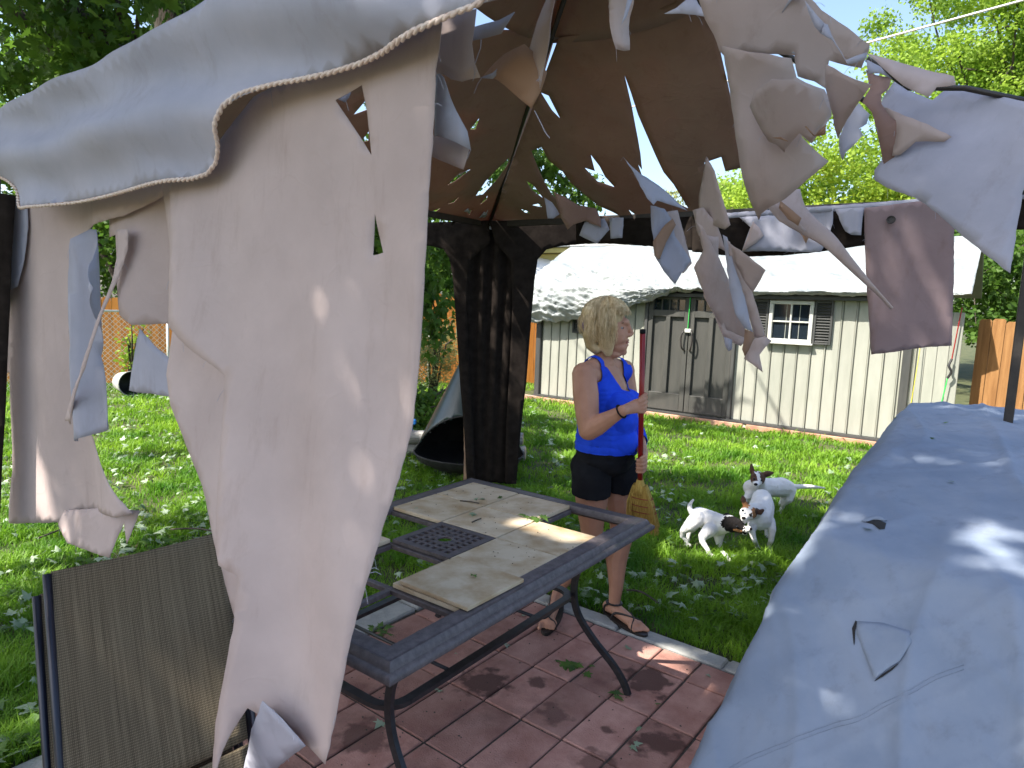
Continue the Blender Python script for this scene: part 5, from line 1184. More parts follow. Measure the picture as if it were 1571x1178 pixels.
def patch(nm, px, m, lift, par, th=.0015):
    P = [hit(x, y) for x, y in px]; P = [(p, q) for p, q in P if p]; c = sum((p for p, q in P), V()) / len(P); cn = sum((q for p, q in P), V()).normalized()
    h2, n2, _, _ = bvh.find_nearest(c); lf = lift if isinstance(lift, list) else [lift] * len(P)
    vs = [p + q * l for (p, q), l in zip(P, lf)] + [h2 + n2 * (sum(lf) / len(lf) + .002)]
    fs = [(i, (i + 1) % len(P), len(P)) for i in range(len(P))]
    o = mesh_obj(nm, vs, fs, M[m], par, True); md = o.modifiers.new('s', 'SUBSURF'); md.levels = md.render_levels = 2; md.subdivision_type = 'SIMPLE'
    md = o.modifiers.new('t', 'SOLIDIFY'); md.thickness = th; return o
def c7(L): return [(1000 + x * .4908, 600 + y * .4908) for x, y in L]
patch('hole', c7([(668, 410), (690, 402), (710, 405), (732, 415), (728, 432), (712, 434), (695, 420)]), 'coverhole_shade', .0018, cv)  # dark patch on the surface, standing for the shade inside the hole
patch('torn_lip', c7([(668, 412), (655, 408), (690, 400), (715, 402), (735, 412), (712, 407), (690, 405)]), 'cover', [.004, .003, .012, .016, .008, .005, .004], cv)
patch('slit_shade', c7([(627, 742), (638, 718), (642, 722), (635, 752), (633, 795), (630, 770)]), 'coverhole_shade', .0016, cv)
patch('slit_shade', c7([(696, 908), (720, 888), (748, 870), (772, 853), (752, 872), (722, 893)]), 'coverhole_shade', .0016, cv)
patch('torn_flap', c7([(640, 720), (720, 725), (808, 752), (812, 785), (778, 848), (745, 868), (698, 904), (670, 830), (642, 760)]), 'cover', [.0012, .0014, .0014, .002, .006, .008, .007, .003, .0012], cv)
for dy in (0, 6):
    for L in ([(240, 1178), (330, 1130), (450, 1080), (560, 1040), (640, 1018), (720, 975), (800, 935), (880, 890), (975, 855)],):
        P = [hit(1000 + x * .4908, 600 + (y + dy * 2.4) * .4908) for x, y in L]; P = [p + q * .001 for p, q in P if p]
        pp = spline(P, 8); pp = [bvh.find_nearest(p)[0] + bvh.find_nearest(p)[1] * .0008 for p in pp]
        b = MB(); b.tube(pp, .0016, 5); b.build('seam', M['cover'], cv, True)

# ================================================================== SLING CHAIRS (folded flat and stood up)
TL = V((-1.15, 1.75, .885)); TR = V((-.80, 2.08, .885)); DN = (V((-1.02, 1.57, .42)) - TL) * 1.62
xd = (TR - TL).normalized(); wd = (TR - TL).length; zd = -DN.normalized(); nd = xd.cross(zd).normalized()
if nd.y > 0: nd = -nd
def folded(ofs, label, seed):
    ch = empty('sling_chair', (TL + ofs + TR) * .5 * 1.0, label, 'chair'); ch.location.z = 0
    for nm, v0, v1, cut in (('backrest', 0, .74, 0), ('seat', .755, 1.0, 0)):
        vs = []; fs = []; nx, nz = 16, 20
        for i in range(nx + 1):
            for k in range(nz + 1):
                u = i / nx; v = v0 + (v1 - v0) * k / nz; q = TL + ofs + xd * (wd * u) + DN * v - nd * (.010 * math.sin(math.pi * u) * min(1, v * 6)) + zd * (-.006 * math.sin(math.pi * u))
                vs.append(((q - TL).dot(xd), (q - TL).dot(nd), (q - TL).dot(zd)))
        for i in range(nx):
            for k in range(nz): a = i * (nz + 1) + k; fs.append((a, a + 1, a + nz + 2, a + nz + 1))
        me = bpy.data.meshes.new(nm); me.from_pydata(vs, [], fs); me.update(); o = link(nm, me, M['sling'], ch, True)
        o.matrix_local = Matrix.Translation(TL - wloc(ch)) @ Matrix((xd, nd, zd)).transposed().to_4x4(); o.modifiers.new('t', 'SOLIDIFY').thickness = .003
    for s, p in ((-1, TL + ofs), (1, TR + ofs)):
        e = xd * (s * .009); b = MB(); b.tube([p + e - zd * .004, p + e + DN * .5, p + e + DN * 1.0, V((p.x + e.x + DN.x, p.y + e.y + DN.y, 0))], .011 if s < 0 else .007, 8); b.build('side_frame', M['navy'], ch, True)
        e2 = xd * (s * .004) - nd * .028
        b = MB(); b.tube([p + e2 - V((0, 0, .09)), p + e2 + DN * .5, p + e2 + DN], .009, 8); b.build('leg', M['navy'], ch, True)
    b = MB(); b.tube([TL + ofs - zd * .012 - nd * .012, TR + ofs - zd * .012 - nd * .012], .009, 8); b.build('top_bar', M['navy'], ch, True)
folded(V((0, 0, 0)), 'brown woven sling chair standing folded at the lower left, its woven face to us', 1)
folded(-nd * .07 - xd * .016 - V((0, 0, .05)), 'second folded sling chair right behind the front one, dark side tubes just showing', 2)

# ================================================================== GRASS
rng = np.random.default_rng(77)
def in_lawn(X, Y):
    q = np.stack([X - PO.x, Y - PO.y], 1); i = (q @ np.array([PI_.x, PI_.y])) / pa; j = (q @ np.array([PJ.x, PJ.y])) / pb
    pat = (i < 2.93) & (j > -6.05)
    w = np.stack([X - SO.x, Y - SO.y], 1); bb = w @ np.array([SB.x, SB.y]); ss = w @ np.array([SD.x, SD.y])
    shd = (bb > -.33) & (ss > -.5)
    return ~pat & ~shd
def grass(n, name, dmin, dmax, hgt, wid, seed):
    rng = np.random.default_rng(seed)
    d = dmin * (dmax / dmin) ** (rng.uniform(0, 1, n)); a = rng.uniform(R(-44), R(44), n)
    X = d * np.sin(a); Y = d * np.cos(a)
    k = in_lawn(X, Y) & (Y > 1.2); X, Y, d = X[k], Y[k], d[k]; n = len(X)
    cl = np.array([noise.noise(V((x * 2.2, y * 2.2, 1))) + .6 * noise.noise(V((x * 7, y * 7, 5))) for x, y in zip(X, Y)])
    keep = rng.uniform(0, 1, n) < np.clip(.75 + cl * 1.0, .25, 1); X, Y, d, cl = X[keep], Y[keep], d[keep], cl[keep]; n = len(X)
    h = hgt * rng.uniform(.45, 1.3, n) * (1 + .8 * cl); w = wid * rng.uniform(.7, 1.3, n) * np.clip(d / 4.0, .8, 2.6)
    t = rng.uniform(0, 2 * np.pi, n); lean = rng.uniform(.3, 1.7, n) * h; l2 = t + rng.normal(0, .6, n)
    wx, wy = np.cos(t + 1.57) * w * .5, np.sin(t + 1.57) * w * .5; lx, ly = np.cos(l2) * lean, np.sin(l2) * lean
    B0 = np.stack([X - wx, Y - wy, np.full(n, -.01)], 1); B1 = np.stack([X + wx, Y + wy, np.full(n, -.01)], 1)
    M0 = np.stack([X - wx * .8 + lx * .35, Y - wy * .8 + ly * .35, h * .6], 1); M1 = np.stack([X + wx * .8 + lx * .35, Y + wy * .8 + ly * .35, h * .6], 1)
    T = np.stack([X + lx, Y + ly, h * .92], 1)
    vs = np.stack([B0, B1, M0, M1, T], 1).reshape(-1, 3); b = (np.arange(n) * 5)[:, None, None]
    fs = (b + np.array([[0, 1, 3], [0, 3, 2], [2, 3, 4]])[None]).reshape(-1, 3)
    o = npmesh(name, vs, fs, M['grass']); tag(o, 'short green lawn grass around the patio', 'grass', kind='stuff'); return o
grass(380000, 'grass', 2.3, 14.5, .056, .0052, 3)
# fallen maple leaves strewn over the lawn
def litter(n, name, dmin, dmax, seed, m, size, label, cat):
    rng = np.random.default_rng(seed); d = dmin * (dmax / dmin) ** (rng.uniform(0, 1, n)); a = rng.uniform(R(-42), R(40), n); X = d * np.sin(a); Y = d * np.cos(a)
    k = in_lawn(X, Y) & (Y > 1.3); X, Y = X[k], Y[k]
    cl = np.array([noise.noise(V((x * .9, y * .9, 8))) + .7 * noise.noise(V((x * 3, y * 3, 3))) - (.34 if x > .9 else -.30) for x, y in zip(X, Y)])
    k = cl > rng.uniform(-.3, .5, len(X)); X, Y = X[k], Y[k]
    P = np.stack([X, Y, rng.uniform(.02, .055, len(X))], 1)
    o = leaves_mesh(name, P, size, 'maple', m, None, rng, flat=1.0, curl=.35); tag(o, label, cat, kind='stuff')
litter(7500, 'fallen_leaves', 2.4, 12.5, 5, M['leaf_pale'], .068, 'pale torn maple leaves strewn over the lawn', 'leaves')
litter(5200, 'fallen_leaves', 2.4, 12.5, 6, M['leaf_dark'], .068, 'dark green maple leaves strewn over the lawn', 'leaves')
# twigs on lawn
for k, (x, y, x2, y2, lab) in enumerate(((60, 825, 130, 800, 'thin bare twig on the lawn at far left below the torn strips'), (262, 812, 345, 818, 'broken twig on the grass just above the sling chair'), (960, 905, 1010, 925, 'pale twig in the grass behind the bent table leg'))):
    a = gnd(x, y, .05); c = gnd(x2, y2, .045); b = MB(); b.tube(spline([a, a.lerp(c, .4) + V((.02, .02, .01)), c], 5), .006, 6); tag(b.build('twig', M['bark'], None, True), lab, 'twig')

# ------------------------------------------------- leaves and sprigs on pavers, table and cover
def one_leaf(nm, p, n_, size, m, label, cat='leaf', cnt=1, spread=.02, seed=1):
    rng = np.random.default_rng(seed); root = None
    P = np.array([tuple(V(p) + n_ * .008)] * cnt) + rng.normal(0, spread, (cnt, 3)) * np.array([1, 1, .12]); P[:, 2] = np.maximum(P[:, 2], p[2] + .004) if n_.z > .9 else P[:, 2]
    o = leaves_mesh(nm, P, size, 'maple', M[m], None, rng, flat=2.5, curl=.22); tag(o, label, cat); 
    if cnt > 1: o['kind'] = 'thing' if False else ''; del o['kind']
    return o
GL = [(880, 1022, .055, 'leaf_dark', 14, .022, 'dark green leaf sprig on a paver left of the bent table leg', 'sprig'),
      (580, 966, .06, 'leaf_dark', 12, .03, 'green leaf sprig on the patio seen through the open table frame', 'sprig'),
      (967, 997, .075, 'leaf_pale', 1, .01, 'pale maple leaf on the pavers below the right sandal', 'leaf'),
      (981, 1124, .05, 'leaf_pale', 1, .01, 'pale green leaf on the pavers near the bottom right, before the cover', 'leaf'),
      (972, 1143, .04, 'leaf_pale', 2, .01, 'tiny pale leaf just below the pale green leaf near the cover', 'leaf'),
      (680, 1057, .04, 'leaf_pale', 2, .012, 'pale leaf scrap on the sunlit paver under the table', 'leaf'),
      (778, 988, .04, 'leaf_pale', 1, .01, 'small pale leaf on a paver below the middle of the table edge', 'leaf'),
      (591, 1106, .05, 'leaf_pale', 2, .01, 'pale leaf at the foot of the near table leg', 'leaf'),
      (800, 945, .045, 'leaf_pale', 2, .012, 'pale leaf on the pavers beside the left sandal', 'leaf'),
      (1088, 1042, .045, 'leaf_pale', 1, .01, 'pale leaf at the patio corner beside the grey cover', 'leaf'),
      (694, 1000, .035, 'leaf_pale', 1, .01, 'tiny pale leaf in a paver joint under the table rim', 'leaf'),
      (1002, 1078, .03, 'leaf_dark', 1, .01, 'tiny dark leaf right of the bent table foot', 'leaf'),
      (950, 1066, .045, 'leaf_dark', 3, .015, 'dark leaves caught under the bent table foot', 'leaf')]
for k, (x, y, s, m, c, spd, lab, cat) in enumerate(GL):
    one_leaf('leaf_sprig' if cat == 'sprig' else 'maple_leaf', gnd(x, y), ZU, s, m, lab, cat, c, spd, k + 3)
TLs = [(739, 765, .055, 'leaf_pale', 2, .015, 'pale curled leaf on the far corner tile of the table', 'leaf'),
       (816, 793, .05, 'leaf_dark', 7, .022, 'green sprig at the edge of the missing far-right table tile', 'sprig'),
       (723, 787, .04, 'leaf_pale', 2, .012, 'pale leaf bits on the central table tile', 'leaf'),
       (636, 782, .035, 'leaf_pale', 1, .01, 'small pale leaf on the left table tile', 'leaf'),
       (722, 887, .022, 'leaf_dark', 2, .006, 'tiny green leaf bit on the loose table tile', 'leaf'),
       (767, 763, .03, 'leaf_dark', 2, .008, 'dark leaf bit on the far rim tile joint of the table', 'leaf')]
for k, (x, y, s, m, c, spd, lab, cat) in enumerate(TLs):
    z = .740 if 'loose' in lab else .7215
    one_leaf('leaf_sprig' if cat == 'sprig' else 'maple_leaf', gnd(x, y, z), ZU, s, m, lab, cat, c, spd, k + 40)
for k, (a, c, lab) in enumerate((((724, 801), (738, 795), 'short dark twig on the central table tile'), ((706, 768), (735, 772), 'thin twig on the far corner tile of the table'))):
    p, q = gnd(*a, .7245), gnd(*c, .7245); b = MB(); b.tube([p, p.lerp(q, .5) + V((.004, 0, .002)), q], .0028, 6); tag(b.build('twig', M['bark']), lab, 'twig')
# crumbs of dirt
def crumbs(nm, pts, z, lab, seed, r=.0025):
    rng_ = random.Random(seed); b = MB()
    for x, y in pts:
        c = gnd(x, y, z + r * .5); rr = r * rng_.uniform(.5, 1.4); b.add([c + V((rr, 0, 0)), c + V((-rr, rr * .3, 0)), c + V((0, rr * 1.2, 0)), c + V((0, -rr, 0)), c + V((0, 0, rr * .8))], [(0, 2, 4), (2, 1, 4), (1, 3, 4), (3, 0, 4)])
    o = b.build(nm, M['sand']); tag(o, lab, 'dirt', kind='stuff')
rr_ = random.Random(4)
pts_ = []
while len(pts_) < 70:
    i, j = rr_.uniform(0, 3), rr_.uniform(0, 4)
    if (int(i), int(j)) in ((0, 0), (1, 0), (0, 1), (1, 1), (2, 1), (2, 2)): 
        p = tp(i, j, .722) - CAM; pts_.append((738.5 + FPX * p.dot(RT) / p.dot(FW), 589 - FPX * p.dot(UP) / p.dot(FW)))
crumbs('dirt_crumbs', pts_, .7215, 'small dark crumbs of dirt scattered on the table tiles', 2)
pts_ = []
for k in range(420):
    i, j = rr_.uniform(-6, 2.5), rr_.uniform(-5, 8); p = pg(i, j) - CAM; pts_.append((738.5 + FPX * p.dot(RT) / p.dot(FW), 589 - FPX * p.dot(UP) / p.dot(FW)))
crumbs('patio_crumbs', pts_, .003, 'small dirt crumbs scattered on the red pavers', 3, .004)
for k, (x, y, s, m, lab) in enumerate(((1373, 642, .03, 'leaf_dark', 'dark leaf bit near the far top edge of the grey cover'), (1446, 650, .035, 'leaf_dark', 'dark leaf bit near the right end of the cover top'), (1432, 674, .04, 'leaf_dark', 'longish dark leaf along the crease of the cover'), (1465, 742, .04, 'leaf_dark', 'dark green leaf at the right part of the cover top'), (1338, 815, .035, 'leaf_dark', 'small green leaf beside the hole in the grey cover'))):
    p, q = hit(x, y)
    if p: one_leaf('maple_leaf', p, q, s, m, lab, 'leaf', 1, .004, 60 + k)
# ================================================================== WOMAN
def Wp(x, y, Y=3.38): return at(x, y, Y)
wo = empty('person', (.62, 3.35, 0), 'woman with blond hair in blue tank top and black shorts holding a red broom', 'woman')
F_ = V((.82, -.57, 0)).normalized(); SR = V((F_.y, -F_.x, 0)); ROT = math.atan2(F_.y, F_.x)
FH = V((.97, -.24, 0)).normalized(); SH = V((FH.y, -FH.x, 0)); ROTH = math.atan2(FH.y, FH.x)
def Fo(p, u, v, z=0): return p + F_ * u + SR * v + V((0, 0, z))
def Fh(p, u, v, z=0): return p + FH * u + SH * v + V((0, 0, z))
cT = Wp(930, 615, 3.40)
shR, shL = Wp(896, 574, 3.24), Wp(957, 568, 3.54)
elR, wrR, haR = Wp(903, 660, 3.17), Wp(957, 629, 3.05), Wp(973, 619, 3.03)
elL, wrL, haL = Wp(972, 655, 3.56), Wp(987, 695, 3.30), Wp(986, 712, 3.22)
st0, st1 = Wp(986, 507, 3.035), Wp(982, 738, 3.20)
B_ = Blob()
B_.chain([(Wp(928, 700, 3.41), (.140, .170, .10)), (Wp(930, 672, 3.40), (.148, .165, .09)), (Wp(931, 648, 3.40), (.138, .158, .08)), (Wp(929, 620, 3.40), (.130, .158, .09)), (Wp(926, 592, 3.40), (.110, .160, .075)), (Wp(924, 571, 3.40), (.078, .148, .050))], rot=ROT, step=.3)
for v in (-.062, .062): B_.ball(Fo(Wp(930, 617, 3.40), .088, v), (.070, .080, .066), ROT)
B_.ball(Fo(Wp(930, 614, 3.40), .075, 0), (.072, .11, .070), ROT)
B_.ball(Fo(Wp(930, 642, 3.40), .072, 0), (.082, .125, .085), ROT)
B_.ball(Fo(Wp(930, 672, 3.40), .045, 0), (.115, .13, .085), ROT)
for v in (-.075, .075): B_.ball(Fo(Wp(928, 715, 3.41), -.045, v), (.10, .09, .09), ROT)
for q_ in (shR, shL): B_.chain([(Wp(923, 552, 3.39), .040), (q_.lerp(Wp(923, 552, 3.39), .45), .044), (q_, .050)], step=.35)
B_.chain([(Wp(924, 564, 3.39), (.066, .080, .04)), (Wp(926, 550, 3.385), (.052, .054, .04)), (Wp(929, 536, 3.38), (.048, .050, .04))], rot=ROT, step=.4)
for s_, q in ((shR, 1), (shL, -1)): B_.chain([(Fo(cT, -.005, .06 * q, .14), (.05, .05, .04)), (s_, .058)], step=.3)
B_.chain([(shR, .060), (shR.lerp(elR, .35), .064), (shR.lerp(elR, .75), .057), (elR, .050)]); B_.chain([(elR, .050), (elR.lerp(wrR, .25), .050), (elR.lerp(wrR, .7), .034), (wrR, .026)])
B_.chain([(shL, .055), (shL.lerp(elL, .5), .050), (elL, .042), (elL.lerp(wrL, .4), .040), (wrL, .025)])
# hands: palm and five separate fingers closed round the stick
def hand(wr, side):
    ax = (st1 - st0).normalized(); t = ((wr - st0).dot(ax)); 
    c = st0 + ax * (t + (0.0)); app = (c - wr); app -= ax * app.dot(ax); app.normalize(); n = ax.cross(app).normalized()
    if n.y > 0: n = -n                     # n: towards the camera
    hc = c - app * .034 + n * .004
    B_.chain([(wr, (.024, .018, .024)), (hc, (.026, .020, .036))], step=.3)
    for k in range(4):
        o = ax * (-.030 + .0205 * k); L = (.92, 1.0, .96, .82)[k]
        p0 = hc + o * .8 + n * .012; p1 = c + o - app * .010 + n * .026 * L; p2 = c + o + app * .020 * L + n * .012; p3 = c + o + app * .018 - n * .012; p4 = c + o + app * .002 - n * .017
        B_.chain([(p0, .0100), (p1, .0092), (p2, .0088), (p3, .0080), (p4, .0072)], step=.35)
    B_.chain([(hc - ax * .018 + n * .008, .012), (c - ax * .044 - app * .014 + n * .018, .0100), (c - ax * .050 + app * .012 + n * .016, .0090), (c - ax * .046 + app * .022 + n * .004, .008)], step=.35)
    return c
hand(wrR, 1); hand(wrL, -1)
# legs
hipR, hipL = Wp(907, 728, 3.34), Wp(953, 724, 3.48)
knR, anR = Wp(908, 828, 3.42), Wp(858, 903, 3.60)
knL, anL = Wp(953, 832, 3.44), Wp(942, 927, 3.42)
B_.chain([(hipR, (.095, .085, .10)), (hipR.lerp(knR, .35), .086), (hipR.lerp(knR, .75), .064), (knR, .055)])
B_.chain([(knR, .055), (knR.lerp(anR, .3) + V((-.0, .012, 0)), .056), (knR.lerp(anR, .7), .040), (anR, .032)])
B_.chain([(hipL, (.095, .085, .10)), (hipL.lerp(knL, .35), .084), (hipL.lerp(knL, .75), .062), (knL, .055)])
B_.chain([(knL, .054), (knL.lerp(anL, .3) + V((-.012, .012, 0)), .057), (knL.lerp(anL, .72), .038), (anL, .030)])
feet = []
toR, toL = gnd(838, 962, .035), gnd(986, 966, .035)
for an, to in ((anR, toR), (anL, toL)):
    d = V((to.x - an.x, to.y - an.y, 0)).normalized(); sd_ = V((d.y, -d.x, 0)); heel = V((an.x, an.y, .045)) - d * .045; ball = V((to.x, to.y, .037)) - d * .055
    B_.chain([(an, .032), (V((an.x, an.y, .06)), .036)], step=.3); B_.chain([(heel, .032), (V((an.x, an.y, .055)), .036), (ball, .028)], step=.25)
    B_.chain([(ball - sd_ * .02, .024), (ball + sd_ * .02, .024)], step=.3)
    for k in range(5): o = sd_ * (-.034 + .017 * k); big = (k == 0) if an is anL else (k == 4); B_.chain([(ball + o, .012), (ball + o + d * (.055 if big else .046 - .004 * abs(k - 1)) - V((0, 0, .012)), .0115 if big else .008)], step=.4)
    feet.append((an, to, d, sd_, heel, ball))
# head
hc_ = Wp(931, 498, 3.375)
B_.ball(hc_, (.094, .074, .098), ROTH); B_.ball(Wp(946, 513, 3.37), (.058, .060, .082), ROTH); B_.ball(Wp(947, 532, 3.37), (.052, .048, .034), ROTH); B_.ball(Wp(956, 540, 3.365), (.020, .024, .018), ROTH); B_.ball(Wp(940, 543, 3.37), (.045, .042, .022), ROTH)
B_.ball(Wp(957, 494, 3.365), (.030, .050, .022), ROTH)
B_.chain([(Wp(964, 498, 3.36), .010), (Wp(967, 506, 3.358), .0105), (Wp(969.5, 511, 3.357), .0115)], step=.3); B_.ball(Wp(966, 514, 3.357), (.014, .019, .010), ROTH)
B_.ball(Wp(961.5, 522, 3.36), (.014, .022, .0085), ROTH); B_.ball(Wp(960.5, 529, 3.36), (.014, .020, .0085), ROTH); B_.ball(Fh(Wp(950, 519, 3.37), .0, .035), (.034, .022, .03), ROTH)
B_.ball(Fh(Wp(932, 512, 3.37), 0, .074), (.018, .008, .028), ROTH); B_.ball(Fh(Wp(932, 512, 3.37), 0, -.074), (.018, .008, .028), ROTH)
bme = B_.mesh('body', .0048, 3); bme.materials.clear(); off = wloc(wo); bme.transform(Matrix.Translation(-off))
# paint nothing: one skin material
body = link('body', bme, M['skin'], wo, True)
def segd(p, a, b_):
    t = max(0, min(1, (p - a).dot(b_ - a) / (b_ - a).length_squared)); return (p - a.lerp(b_, t)).length
zhem, zsh = Wp(930, 691, 3.40).z, Wp(930, 541, 3.4).z
znk, zbk = Wp(930, 598, 3.40).z, Wp(930, 553, 3.40).z; zarm = Wp(930, 562, 3.4).z
def arms(p, e=0.0):
    if segd(p, shR + SR * .012, elR) < .068 + e or segd(p, elR, wrR) < .056 + e or segd(p, wrR, haR) < .07: return True
    if segd(p, shL - SR * .012, elL) < .060 + e or segd(p, elL, wrL) < .034 + e or segd(p, wrL, haL) < .052: return True
    return False
def tank(p, n):
    q = p - cT; u, v = q.dot(F_), q.dot(SR)
    if p.z < zhem + .006 * math.sin(v * 14) or u > .215: return False
    if arms(p): return False
    if p.z > zsh + .03: return False
    if segd(p, Wp(924, 560, 3.39), Wp(929, 520, 3.38)) < .076 and p.z > znk: return False
    lim = (znk if u > -.01 else zbk) + (min(1.6, abs(v) / .092)) ** 3 * (.145 if u > -.01 else .06)
    if p.z > lim: return False
    if p.z > zarm - .06 and abs(v) > .150: return False
    if p.z > zarm and abs(v) > .128: return False
    return True
def wr_t(p):
    return .006 + .0035 * max(0, noise.noise(V((p.x * 9, p.y * 9, p.z * 22)))) + .006 * max(0, 1 - abs(p.z - zhem) / .06)
shell('tank_top', bme, off, tank, wr_t, M['blue'], wo, .003)
zs0 = Wp(930, 756, 3.4).z
def shorts(p, n):
    if p.z > zhem + .05 or p.z < zs0 + .004 * math.sin(p.x * 40): return False
    return not ((p - cT).dot(F_) > .205 or segd(p, wrL, haL) < .060 or segd(p, elL, wrL) < .04)
shell('shorts', bme, off, shorts, lambda p: .006 + .006 * max(0, 1 - (p.z - zs0) / .10) + .003 * noise.noise(p * 16), M['blackcloth'], wo, .003)
# sandals
for an, to, d, sd_, heel, ball in feet:
    c0 = V((heel.x, heel.y, .0)) - d * .02; L = (V((to.x, to.y, 0)) - c0).length + .028; outl = []
    for k in range(28):
        a = 2 * math.pi * k / 28; t = (1 - math.cos(a)) / 2; w = (.034 + .016 * math.sin(math.pi * min(1, t * 1.0)) * (.5 + t)) * (1 if 0 < t < 1 else .9); sgn = math.sin(a)
        outl.append(c0 + d * (L * t) + sd_ * (w * (abs(sgn) ** .6) * (1 if sgn >= 0 else -1)))
    vs = [p + V((0, 0, z)) for z in (.001, .019) for p in outl]; n = len(outl)
    sd = mesh_obj('sandal', vs, [tuple(range(n))[::-1], tuple(range(n, 2 * n))] + [(k, (k + 1) % n, (k + 1) % n + n, k + n) for k in range(n)], M['leather'], wo)
    def strap(P, w=.006):
        b = MB(); b.tube(spline(P, 5), [(.0035, w)] * ((len(P) - 1) * 5 + 1), 6, flat=ZU.cross(d)); b.build('strap', M['leather'], sd, True)
    A1 = V((an.x, an.y, .0)); 
    ringp = [V((an.x, an.y, .085)) + d * .040 * math.cos(a) + sd_ * .038 * math.sin(a) for a in [k * math.pi / 5 for k in range(11)]]
    b = MB(); b.tube(ringp, [(.004, .008)] * 11, 6, flat=ZU); b.build('strap', M['leather'], sd, True)
    for q in (-1, 1):
        strap([A1 - d * .045 + sd_ * q * .028 + V((0, 0, .01)), A1 - d * .035 + sd_ * q * .036 + V((0, 0, .055)), A1 + d * .0 + sd_ * q * .040 + V((0, 0, .085))])
        m = ball + V((0, 0, .0))
        strap([A1 + d * .03 + sd_ * q * .045 + V((0, 0, .012)), A1 + d * .055 + sd_ * q * .036 + V((0, 0, .056)), V((m.x, m.y, .066)) - d * .02 + sd_ * q * .004, V((m.x, m.y, .046)) - sd_ * q * .034 + d * .012, V((m.x, m.y, .012)) - sd_ * q * .044 + d * .02])
# face details
eyp = Fh(Wp(958, 503.5, 3.37), .0, .0); 
for q in (1, -1):
    e = Fh(hc_, .073, .034 * q, -.012); b = Blob(); b.ball(e, .0085); o = blob_obj('eye', b, M['eye'], wo, .0015, 0)
    b = MB(); b.tube([e + FH * .0095 + SH * .002 * q, e + FH * .0112 + SH * .002 * q], [.0048, .0046], 10); b.build('pupil', M['pupil'], o)
    b = MB(); P = [Fh(hc_, .086 - .014 * abs(t - .3), (.016 + .034 * t) * q, .010 + .006 * math.sin(t * 3)) for t in (0, .3, .6, 1.0)]; b.tube(spline(P, 4), .0028, 6); b.build('eyebrow', M['brow'], wo, True)
b = MB(); P = [Fh(Wp(963, 525.5, 3.36), .005 - .010 * abs(t), .020 * t) for t in (-1, -.5, 0, .5, 1)]; b.tube(spline(P, 4), .0030, 6); b.build('mouth', M['lip'], wo, True)
# hair: a fine mass with many separate strands over it
HB = Blob(); HC_ = Wp(929, 492, 3.375)
HB.ball(HC_ + V((0, 0, .008)) - FH * .012, (.104, .090, .090), ROTH); HB.ball(Wp(910, 505, 3.375), (.048, .076, .085), ROTH); HB.ball(Wp(953, 476, 3.365), (.040, .062, .026), ROTH)
for q in (1, -1):
    HB.chain([(Fh(Wp(930, 500, 3.375), 0, .070 * q), (.060, .020, .06)), (Fh(Wp(932, 522, 3.375), 0, .070 * q), (.044, .018, .045)), (Fh(Wp(934, 538, 3.375), 0, .064 * q), (.026, .012, .03))], rot=ROTH, step=.5)
HB.chain([(Wp(906, 512, 3.375), (.040, .074, .05)), (Wp(909, 529, 3.375), (.038, .064, .03)), (Wp(915, 536, 3.365), (.030, .058, .025))], rot=ROTH, step=.5)
hm = HB.mesh('hair', .006, 4); hm.materials.clear(); hm.transform(Matrix.Translation(-off))
hair = link('hair', hm, M['hairdark'], wo, True)
rg = random.Random(8); hb_ = MB()
for k in range(1500):
    A = rg.uniform(-180, 180); a = R(A); front = abs(A) < 62          # azimuth from the face direction
    th1 = R(rg.uniform(50, 68)) if front else R(rg.uniform(80, 105)); P = []
    r0 = rg.uniform(.97, 1.07) * (1 + .05 * math.sin(a * 9 + 1.3 * math.sin(a * 4)))
    def el(th, az, r=1.0): return HC_ + V((0, 0, .012)) + (FH * (.114 * math.cos(az)) + SH * (.094 * math.sin(az))) * (math.sin(th) * r) + V((0, 0, .100 * math.cos(th) * r))
    az0 = a + R(rg.uniform(-9, 9))
    for t in (0.08, .35, .65, 1.0): P.append(el(th1 * t, az0 + (a - az0) * t, r0))
    if front:
        sgn = 1 if A > 0 else -1; e = P[-1]; P.append(e + FH * rg.uniform(.0, .012) + SH * sgn * rg.uniform(.004, .03) - V((0, 0, rg.uniform(.008, .03))))
    else:
        L = rg.uniform(.04, .12) if abs(A) < 125 else rg.uniform(.03, .075); e = P[-1]; out_ = V((e.x - HC_.x, e.y - HC_.y, 0)).normalized()
        P += [e - V((0, 0, L * .5)) + out_ * rg.uniform(.004, .016), e - V((0, 0, L)) - out_ * rg.uniform(-.012, .02) + FH * rg.uniform(-.005, .018)]
    w = rg.uniform(.0009, .0022); S_ = spline(P, 3); hb_.tube(S_, [(w * (1 - .75 * i / len(S_)), w * .5 * (1 - .6 * i / len(S_))) for i in range(len(S_))], 4, cap=False)
o = hb_.build('strands', M['hair'], hair, True); o['kind'] = 'stuff'
bb_ = MB(); c = Wp(903, 500, 3.36)
for s in (-1, 1):
    bb_.tube(spline([c + V((-.0, 0, .028)) + SH * s * .008, c - FH * .018 + V((0, 0, .022)) + SH * s * .014, c - FH * .020 - V((0, 0, .0)) + SH * s * .016, c - FH * .014 - V((0, 0, .028)) + SH * s * .010], 4), [(.006, .012)] * 13, 8)
bb_.build('hair_clip', M['purple'], wo, True)
# curl of hair rolled above the clip
cb = Blob(); cb.chain([(Wp(905, 474, 3.34), .024), (Wp(902, 484, 3.36), .026), (Wp(906, 494, 3.37), .022)]); me_ = cb.mesh('hair_roll', .004, 3); me_.materials.clear(); me_.transform(Matrix.Translation(-off)); link('hair_roll', me_, M['hair'], wo, True)
